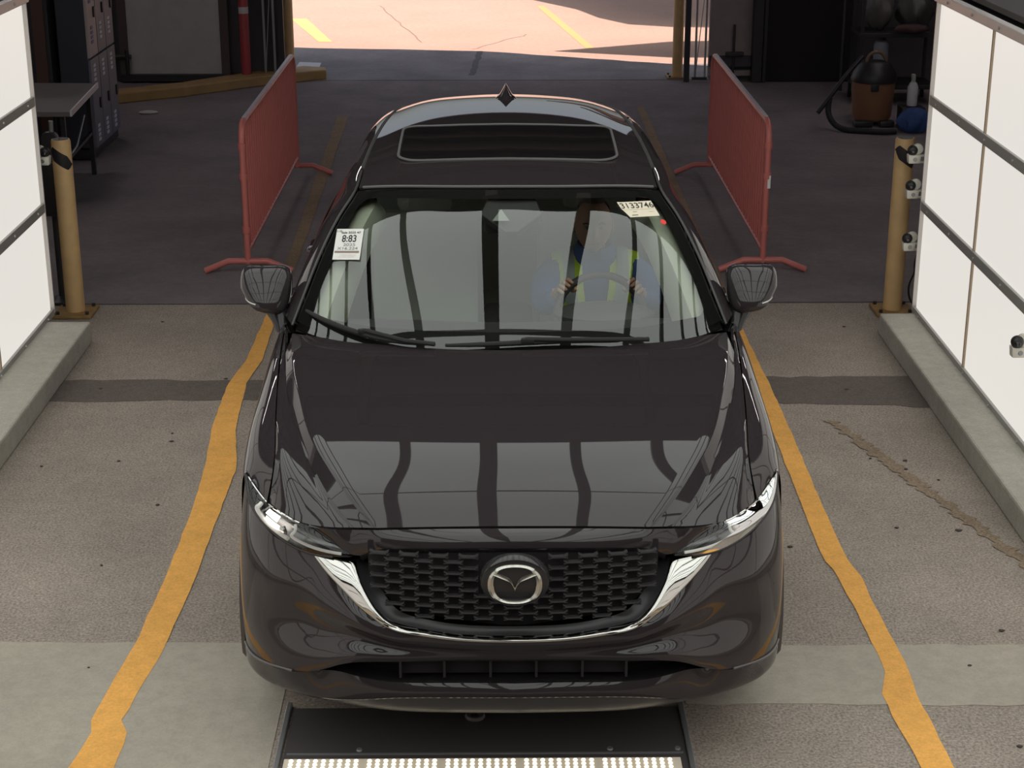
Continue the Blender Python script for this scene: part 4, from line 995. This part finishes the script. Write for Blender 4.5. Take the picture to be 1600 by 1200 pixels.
# ---- right of the hall: wet vacuum, bottle, blue cloth, cart
t = thing('shop_vacuum', 'orange tub shop vacuum with black lid and hose', 'vacuum cleaner', (3.56, 11.45, 0))
MB().lathe([(.165, .05), (.185, .08), (.205, .40), (.21, .42)], (3.56, 11.45, 0), 'Z', 32).build('tub', mat('orange_brown_plastic', (.27, .13, .07), .5), t)
MB().lathe([(.215, .41), (.22, .44), (.20, .50), (.15, .58), (.12, .60), (.05, .61)], (3.56, 11.45, 0), 'Z', 32).build('lid', M_blackp, t)
MB().tube(spl([(3.47, 11.40, .59), (3.50, 11.40, .67), (3.60, 11.40, .685), (3.66, 11.40, .60)], 14), .016).build('lid_handle', mat('tan_handle', (.16, .10, .06), .6), t)
MB().box((3.53, 11.235, .38), (.07, .03, .07)).build('lid_clip', M_blackp, t, bevel=.006)
MB().box((3.45, 11.28, .035), (.18, .10, .06)).build('caster_foot', M_blackp, t, bevel=.015)
MB().box((3.67, 11.28, .035), (.14, .10, .06)).build('caster_foot', M_blackp, t, bevel=.015)
MB().tube(spl([(3.42, 11.35, .66), (3.28, 11.28, .52), (3.12, 11.2, .33), (2.985, 11.15, .16)], 24), .022, 10).build('wand', M_blackp, t)
MB().tube(spl([(3.10, 11.2, .30), (3.09, 11.15, .15), (3.17, 11.05, .045), (3.38, 10.95, .028), (3.55, 10.90, .028), (3.68, 10.92, .03)], 60), [.026 + .003 * (i % 2) for i in range(60)], 10).build('hose', M_blackr, t)
t = thing('spray_bottle', 'white spray bottle standing beside the orange vacuum', 'bottle', (3.88, 11.2, 0))
bz = .22
MB().lathe([(.046, 0), (.050, .02), (.050, .17), (.035, .21), (.020, .225), (.020, .25)], (3.88, 11.2, bz), 'Z', 20).build('bottle', mat('bottle_white', (.55, .55, .58), .4), t)
MB().box((3.875, 11.19, bz + .275), (.035, .05, .05)).build('spray_head', mat('bottle_head', (.42, .40, .36), .5), t, bevel=.008)
MB().box((3.88, 11.2, .11), (.22, .22, .21)).build('black_crate', M_blackp, None, bevel=.01)
tag(bpy.data.objects['black_crate'], 'black crate under the white spray bottle', 'crate')
mb = MB(); A = []
for i in range(13):
    v = math.pi * i / 12; row = []
    for j in range(28):
        a = 2 * math.pi * j / 28; w = 1 + .16 * math.sin(5 * a + 2 * v) + .10 * math.sin(9 * a - 3 * v)
        row.append((3.86 + .15 * w * math.sin(v) * math.cos(a), 10.99 + .085 * w * math.sin(v) * math.sin(a), .115 + .115 * math.cos(v) * (1 + .08 * math.sin(7 * a))))
    A.append(row)
tag(mb.grid(np.array(A), closed_u=True).build('cloth', mat('blue_cloth', (.035, .075, .22), .85)), 'crumpled blue cloth heaped in front of the black crate', 'cloth')
t = thing('utility_cart', 'dark utility cart holding plastic bags behind the orange vacuum', 'cart', (4.0, 12.7, 0))
for z in (.18, .70): MB().box((4.02, 12.7, z), (.80, .5, .045)).build('shelf', M_darkmetal, t, smooth=False, bevel=.006)
for x in (3.64, 4.40):
    for y in (12.47, 12.93): MB().bar((x, y, .06), (x, y, 1.05), .03, .03).build('cart_post', M_darkmetal, t, smooth=False)
for x in (3.64, 4.40):
    for y in (12.47, 12.93): MB().lathe([(.035, -.015), (.035, .015)], (x, y, .036), 'X', 14).build('caster', M_blackr, t)
def bag(c, r, m, nm, label, cat, seed):
    A = []
    for i in range(13):
        v = math.pi * i / 12; row = []
        for j in range(26):
            a = 2 * math.pi * j / 26; w = 1 + .13 * math.sin(4 * a + 2.3 * v + seed) + .08 * math.sin(7 * a - 3 * v)
            row.append((c[0] + r[0] * w * math.sin(v) * math.cos(a), c[1] + r[1] * w * math.sin(v) * math.sin(a), c[2] + r[2] * math.cos(v) * (1 + .06 * math.sin(5 * a + seed))))
        A.append(row)
    return tag(MB().grid(np.array(A), closed_u=True).build(nm, m), label, cat)
bag((3.83, 12.68, .93), (.15, .15, .20), mat('pale_plastic_bag', (.11, .092, .095), .45), 'plastic_bag', 'pale bulging plastic bag on the left of the dark cart', 'bag', 1)
bag((4.20, 12.68, .92), (.175, .16, .19), mat('greyed_plastic_bag', (.08, .07, .07), .45), 'plastic_bag', 'grey plastic bag on the right of the dark cart', 'bag', 4)
bag((4.12, 12.40, .775), (.18, .06, .045), mat('dark_red_rag', (.07, .035, .035), .8), 'rag', 'dark reddish rag lying on the edge of the cart shelf', 'rag', 2)
t = thing('white_canister', 'bluish white canister on the lower shelf of the cart', 'canister', (3.86, 12.56, .2))
MB().lathe([(.070, .203), (.075, .22), (.075, .60), (.06, .63), (.03, .64)], (3.86, 12.56, 0), 'Z', 24).build('canister', mat('blue_white_plastic', (.21, .215, .25), .5), t)
MB().lathe([(.035, .64), (.035, .67)], (3.86, 12.56, 0), 'Z', 16).build('cap', M_blackp, t)
t = thing('leaning_poles', 'dark pole leaning by the black doorway right of centre', 'pole', (3.66, 13.3, 0))
MB().tube([(3.62, 13.3, 0), (3.66, 13.55, 1.9)], .018).build('pole', M_darkmetal, t)
t.name = 'leaning_pole'

# unseen lamps added to brighten the hall
for i, (x, y) in enumerate([(-4.3, 7.2), (4.3, 7.2), (-4.3, 9.6), (4.3, 9.6), (-4.3, 12.0), (4.3, 12.0)]):
    f = MB().box((x, y, 4.20), (1.5, .22, .06)).build('ceiling_lamp', M_steel, ce, smooth=False)
    MB().box((x, y, 4.16), (1.44, .16, .03)).build('lamp_tube', lightmat('lamp_tube_light', (1, .92, .92), 13.0) if 'lamp_tube_light' not in MATS else MATS['lamp_tube_light'], f, smooth=False)

# ---- papers on the windshield
def sticker(name, corners, label, cat, m):
    P = [Vector(wpt(s_, t, -.007)) for s_, t in corners]       # tl tr br bl
    root = thing(name, label, cat, tuple(sum(P, Vector()) / len(P)))
    return root, P
r_, P = sticker('windshield_ticket', [(-.97, .64), (-.80, .67), (-.75, .47), (-.91, .45)], 'white ticket reading 8:83 on the left of the windshield', 'ticket', M_paper)
def quadframe(P):
    tl, tr, br, bl = P; c = sum(P, Vector()) / 4; X = ((tr - tl) + (br - bl)).normalized(); Y = ((tl - bl) + (tr - br)); Y = (Y - X * Y.dot(X)).normalized(); Z = X.cross(Y)
    return Matrix.Translation(c) @ Matrix((X, Y, Z)).transposed().to_4x4(), ((tr - tl).length + (br - bl).length) / 2, ((tl - bl).length + (tr - br).length) / 2
def sheet(P, nm, m, root, poly=None):
    M, w, h = quadframe(P); shear = ((P[0] + P[1] - P[2] - P[3]) / 2).dot(M.to_3x3().col[0]) / h
    mb = MB(); pts = poly or [(-.5, -.5), (.5, -.5), (.5, .5), (-.5, .5)]
    q = [M @ Vector((u * w + shear * v * h, v * h, 0)) for u, v in pts]; q2 = [M @ Vector((u * w + shear * v * h, v * h, -.001)) for u, v in pts]
    a = mb.verts(q); b = mb.verts(q2); n_ = len(q); mb.f.append(tuple(a + i for i in range(n_))); mb.f.append(tuple(b + n_ - 1 - i for i in range(n_)))
    mb.f += [(a + i, b + i, b + (i + 1) % n_, a + (i + 1) % n_) for i in range(n_)]
    o = mb.build(nm, m, root, smooth=False)
    SH = Matrix.Identity(4); SH[0][1] = shear
    return o, Matrix.Translation(Vector((0, 0, 0))) @ M @ SH, w, h
o, M, w, h = sheet(P, 'paper', M_paper, r_)
L0 = Matrix.Translation(-Vector(r_.location))
def tx(nm, s_, size, u, v, m, sx=1., bold=0.): return text_mesh(nm, s_, size, m, r_, L0 @ M @ Matrix.Translation((u * w, v * h, .0012)), sx, bold)
tx('printed_date', 'Sale 2025 47', .0165, .05, .37, M_ink, 1.05, .0002)
tx('printed_code', '218', .016, -.40, .42, M_inkg)
tx('printed_number', '8:83', .056, .02, .165, M_ink, .72, .0006)
tx('printed_year', '2025', .022, .05, -.03, M_inkg, 1.3)
tx('printed_code', 'X16.224', .022, .0, -.15, M_inkg, 1.25)
def strip(nm, u0, u1, v0, v1, m):
    mb = MB(); q = [M @ Vector((u * w, v * h, .001)) for u, v in ((u0, v0), (u1, v0), (u1, v1), (u0, v1))]; a = mb.verts(q); mb.f.append((a, a + 1, a + 2, a + 3)); mb.build(nm, m, r_, smooth=False)
strip('printed_band', -.46, .44, -.29, -.225, mat('brown_print', (.28, .21, .18), .7))
strip('printed_rule', -.25, .35, -.365, -.350, mat('pink_print', (.72, .55, .50), .7)); strip('printed_rule', -.30, .30, -.42, -.41, MATS['pink_print'])
r_, P = sticker('windshield_ticket', [(.648, .878), (.885, .888), (.870, .757), (.675, .767)], 'cream ticket reading 3133746 at the top right of the windshield', 'ticket', M_paperw)
o, M, w, h = sheet(P, 'paper', M_paperw, r_, [(-.38, -.52), (.50, -.5), (.5, .5), (-.42, .48), (-.52, .50), (-.50, .05), (-.46, -.12)])
L0 = Matrix.Translation(-Vector(r_.location))
tx('printed_number', '3133746', .052, .0, .20, M_ink, .82, .0003)
strip('printed_rule', -.45, .45, -.055, -.04, mat('tan_print', (.55, .44, .33), .7)); strip('printed_rule', -.22, -.10, -.20, -.175, M_inkg); strip('printed_rule', -.30, -.12, -.42, -.385, M_ink); strip('printed_rule', .25, .40, -.22, -.20, MATS['tan_print'])
q = wpt(.885, .715, -.003)
du = Vector(wpt(.90, .715, -.003) - wpt(.87, .715, -.003)).normalized(); dv = Vector(wpt(.885, .74, -.003) - wpt(.885, .69, -.003)).normalized()
mb = MB(); a = mb.verts([Vector(q) + du * .0135 * math.cos(k) + dv * .0155 * math.sin(k) for k in np.linspace(0, 2 * math.pi, 20, endpoint=False)]); b = mb.verts([Vector(mb.v[a + k]) + du.cross(dv) * -.001 for k in range(20)])
mb.f.append(tuple(range(a, a + 20))); mb.f += [(a + k, b + k, b + (k + 1) % 20, a + (k + 1) % 20) for k in range(20)]
tag(mb.build('sticker', M_redst, None, smooth=False), 'small round red sticker at the upper right of the windshield', 'sticker')

# ================================================================== THE DRIVER
man = thing('person', 'driver in blue shirt and yellow reflective vest holding the steering wheel', 'person', (.385, 2.5, .68))
def skin(verts, edges, radii, sub=2):
    me = bpy.data.meshes.new('tmp'); me.from_pydata(verts, edges, []); o = bpy.data.objects.new('tmp', me); COL.objects.link(o)
    m = o.modifiers.new('s', 'SKIN'); m.use_smooth_shade = True
    for i, r in enumerate(radii):
        d = me.skin_vertices[0].data[i]; d.radius = r if isinstance(r, tuple) else (r, r); d.use_root = (i == 0)
    b = o.modifiers.new('u', 'SUBSURF'); b.levels = sub; b.render_levels = sub
    dg = bpy.context.evaluated_depsgraph_get(); dg.update(); ev = bpy.data.meshes.new_from_object(o.evaluated_get(dg))
    V = [tuple(v.co) for v in ev.vertices]; Fc = [tuple(p.vertices) for p in ev.polygons]
    bpy.data.objects.remove(o); bpy.data.meshes.remove(me); bpy.data.meshes.remove(ev); return V, Fc
body = MB()
def addskin(mb, r): b = mb.verts(r[0]); mb.f += [tuple(b + i for i in f) for f in r[1]]
V = [(.385, 2.56, .74), (.385, 2.54, .90), (.385, 2.51, 1.04), (.382, 2.49, 1.12), (.378, 2.47, 1.20), (.374, 2.455, 1.27),
     (.235, 2.50, 1.075), (.165, 2.30, .97), (.215, 2.165, 1.055), (.236, 2.115, 1.085),
     (.535, 2.50, 1.075), (.610, 2.30, .97), (.555, 2.165, 1.055), (.534, 2.115, 1.085),
     (.30, 2.48, .72), (.28, 2.08, .80), (.27, 1.80, .46), (.27, 1.68, .42), (.47, 2.48, .72), (.50, 2.08, .80), (.50, 1.82, .46), (.50, 1.70, .42)]
E_ = [(0, 1), (1, 2), (2, 3), (3, 4), (4, 5), (2, 6), (6, 7), (7, 8), (8, 9), (2, 10), (10, 11), (11, 12), (12, 13), (0, 14), (14, 15), (15, 16), (16, 17), (0, 18), (18, 19), (19, 20), (20, 21)]
R_ = [.13, .12, .115, .055, .052, .06, .055, .042, .027, .032, .055, .042, .027, .032, .085, .06, .042, .04, .085, .06, .042, .04]
addskin(body, skin(V, E_, R_))
# head with face
hc = Vector((.373, 2.445, 1.283)); A = []
nu, nv = 48, 36
for i in range(nv + 1):
    v = math.pi * i / nv; row = []
    for j in range(nu):
        a = 2 * math.pi * j / nu; x, y, z = math.sin(v) * math.cos(a), math.sin(v) * math.sin(a), math.cos(v)
        w = 1 - .24 * max(0, -z) ** 1.5
        X, Y, Z = .082 * x * w, .096 * y * (1 - .10 * max(0, -z)), .122 * z
        f = max(0, -y)                                             # the face looks towards -y
        g = lambda px, pz, sx_, sz_: math.exp(-((X - px) / sx_) ** 2 - ((Z - pz) / sz_) ** 2)
        Y -= f * (.024 * g(0, -.022, .011, .022) + .010 * g(0, .0, .008, .02) - .010 * g(.031, .008, .015, .011) - .010 * g(-.031, .008, .015, .011) + .006 * g(0, .030, .045, .010) + .007 * g(0, -.062, .022, .008) - .004 * g(0, -.056, .02, .003) + .012 * g(0, -.098, .025, .016))
        row.append((hc.x + X, hc.y + Y, hc.z + Z))
    A.append(row)
body.grid(np.array(A), closed_u=True)
for s in (-1, 1): body.ball((hc.x + s * .084, hc.y + .012, hc.z - .008), (.009, .018, .030), 12, 8)
# hands closed round the rim
AX = SR @ Vector((0, 0, 1))
def hand(ang, s):
    q = math.radians(ang); Rv = SR @ Vector((math.cos(q), math.sin(q), 0)); Tv = SR @ Vector((-math.sin(q), math.cos(q), 0)); c = SC + Rv * .186
    Pm = c - AX * .030 + Rv * .012; wr = Vector(V[8] if s < 0 else V[12])
    addskin(body, skin([tuple(wr), tuple(wr * .4 + Pm * .6), tuple(Pm + Tv * .0), tuple(Pm + Tv * .020), tuple(Pm - Tv * .020)], [(0, 1), (1, 2), (2, 3), (2, 4)], [.026, .030, .030, .024, .024]))
    for k, ln in zip(range(4), (.95, 1.05, 1.0, .85)):
        t = (k - 1.5) * .0195 * -s
        P_ = [c + Tv * t - AX * .026 + Rv * .016, c + Tv * t - AX * .004 + Rv * .033 * ln, c + Tv * t + AX * .024 * ln + Rv * .022, c + Tv * t + AX * .030 * ln - Rv * .008 * ln]
        addskin(body, skin([tuple(p) for p in P_], [(0, 1), (1, 2), (2, 3)], [.0105, .0100, .0092, .0080]))
    P_ = [Pm - Rv * .008 - Tv * .018 * s * -1, c - AX * .020 - Rv * .024 + Tv * .016 * s, c + AX * .004 - Rv * .026 + Tv * .030 * s]
    addskin(body, skin([tuple(p) for p in P_], [(0, 1), (1, 2)], [.014, .0115, .0095]))
hand(138, -1); hand(42, 1)
body.build('body', M_skin, man, angle=180)
for s in (-1, 1):
    e = MB().ball((hc.x + s * .031, hc.y - .082, hc.z + .008), (.011, .008, .008), 12, 8).build('eye', mat('eye_white', (.26, .22, .19), .4), man)
    MB().ball((hc.x + s * .031, hc.y - .0885, hc.z + .007), (.005, .003, .005), 10, 6).build('iris', M_dash, e)
    MB().tube([(hc.x + s * .018, hc.y - .093, hc.z + .026), (hc.x + s * .034, hc.y - .090, hc.z + .030), (hc.x + s * .048, hc.y - .078, hc.z + .024)], .0035, 6).build('eyebrow', M_hair, man)
MB().tube([(hc.x - .022, hc.y - .093, hc.z - .060), (hc.x, hc.y - .099, hc.z - .057), (hc.x + .022, hc.y - .093, hc.z - .060)], .0040, 6).build('lips', mat('lips', (.40, .16, .13), .5), man)
A = []
for i in range(15):
    v = math.pi * .62 * i / 14; row = []
    for j in range(40):
        a = 2 * math.pi * j / 40; lim = .33 if math.sin(a) < -.25 else (.46 if math.sin(a) < .25 else 1.0)
        vv = min(v, math.pi * .62 * lim * 1.0); wv = 1 + .02 * math.sin(9 * a)
        row.append((hc.x + .087 * wv * math.sin(vv) * math.cos(a), hc.y + .004 + .102 * wv * math.sin(vv) * math.sin(a), hc.z + .005 + .128 * math.cos(vv)))
    A.append(row)
MB().grid(np.array(A), closed_u=True).build('hair', M_hair, man)
# clothes
sh = MB(); rings = [(.70, .19, .14, 2.56), (.80, .185, .145, 2.55), (.92, .185, .14, 2.53), (1.03, .205, .135, 2.51), (1.09, .200, .115, 2.50), (1.135, .135, .088, 2.49), (1.165, .082, .074, 2.485), (1.185, .068, .068, 2.480)]
sh.grid(loft([[(.384 + a * math.cos(q), yc + b * math.sin(q), z) for q in np.linspace(0, 2 * math.pi, 25)] for z, a, b, yc in rings], 40, 30))
for s in (-1, 1):
    sh.tube(spl([(.385 + s * .13, 2.50, 1.07), (.385 + s * .19, 2.44, 1.05), (.385 + s * .222, 2.30, .975), (.385 + s * .200, 2.235, .995), (.385 + s * .180, 2.185, 1.035)], 24), [float(x) for x in np.interp(np.linspace(0, 1, 24), [0, .3, .6, .8, 1], [.075, .072, .056, .050, .043])], 16)
shirt = sh.build('shirt', M_shirt, man, angle=180)
col = loft([[(.382 + .070 * math.cos(q), 2.482 + .070 * math.sin(q) , 1.165 + .012 * math.sin(q)) for q in np.linspace(-1.2, math.pi + 1.2, 25)], [(.382 + .075 * math.cos(q), 2.480 + .075 * math.sin(q), 1.195 + .012 * math.sin(q)) for q in np.linspace(-1.25, math.pi + 1.25, 25)], [(.382 + .098 * math.cos(q), 2.478 + .095 * math.sin(q), 1.150 + .012 * math.sin(q)) for q in np.linspace(-1.3, math.pi + 1.3, 25)]], 40, 10)
MB().grid(col).build('collar', M_shirt, shirt)
def vestp(s):
    pth = spl([(.125, 2.63, 1.04), (.120, 2.575, 1.135), (.118, 2.50, 1.158), (.116, 2.42, 1.128), (.112, 2.362, 1.05), (.100, 2.350, .95), (.09, 2.36, .82)], 40)
    def rib(x0, x1, up, nm, m, a=0, b=40):
        G = []
        for q in np.linspace(0, 1, 7):
            off = x0 + (x1 - x0) * q
            G.append([(.385 + s * (p[0] + off), p[1] + .25 * max(0, abs(off)) ** 1 * (.35 if p[1] < 2.5 else -.35) - (up if p[1] < 2.5 else -up * .5), p[2] + up * (1 if p[2] > 1.08 else 0) - .25 * max(0, off) * (p[2] > 1.0)) for p in pth[a:b]])
        MB().grid(np.array(G)).build(nm, m, man)
    rib(-.055, .075, .004, 'vest_panel', M_vest)
    rib(-.022, .028, .009, 'reflective_tape', M_refl)
vestp(1); vestp(-1)
MB().box((.49, 2.36, 1.05), (.03, .006, .03)).build('badge', M_paper, man)
lg = MB()
for s in (-1, 1): lg.tube(spl([(.385 + s * .08, 2.56, .74), (.385 + s * .09, 2.40, .77), (.385 + s * .11, 2.08, .81), (.385 + s * .115, 1.95, .66), (.385 + s * .115, 1.80, .46)], 24), [float(x) for x in np.interp(np.linspace(0, 1, 24), [0, .5, 1], [.105, .078, .055])], 14)
lg.build('trousers', M_jean, man)
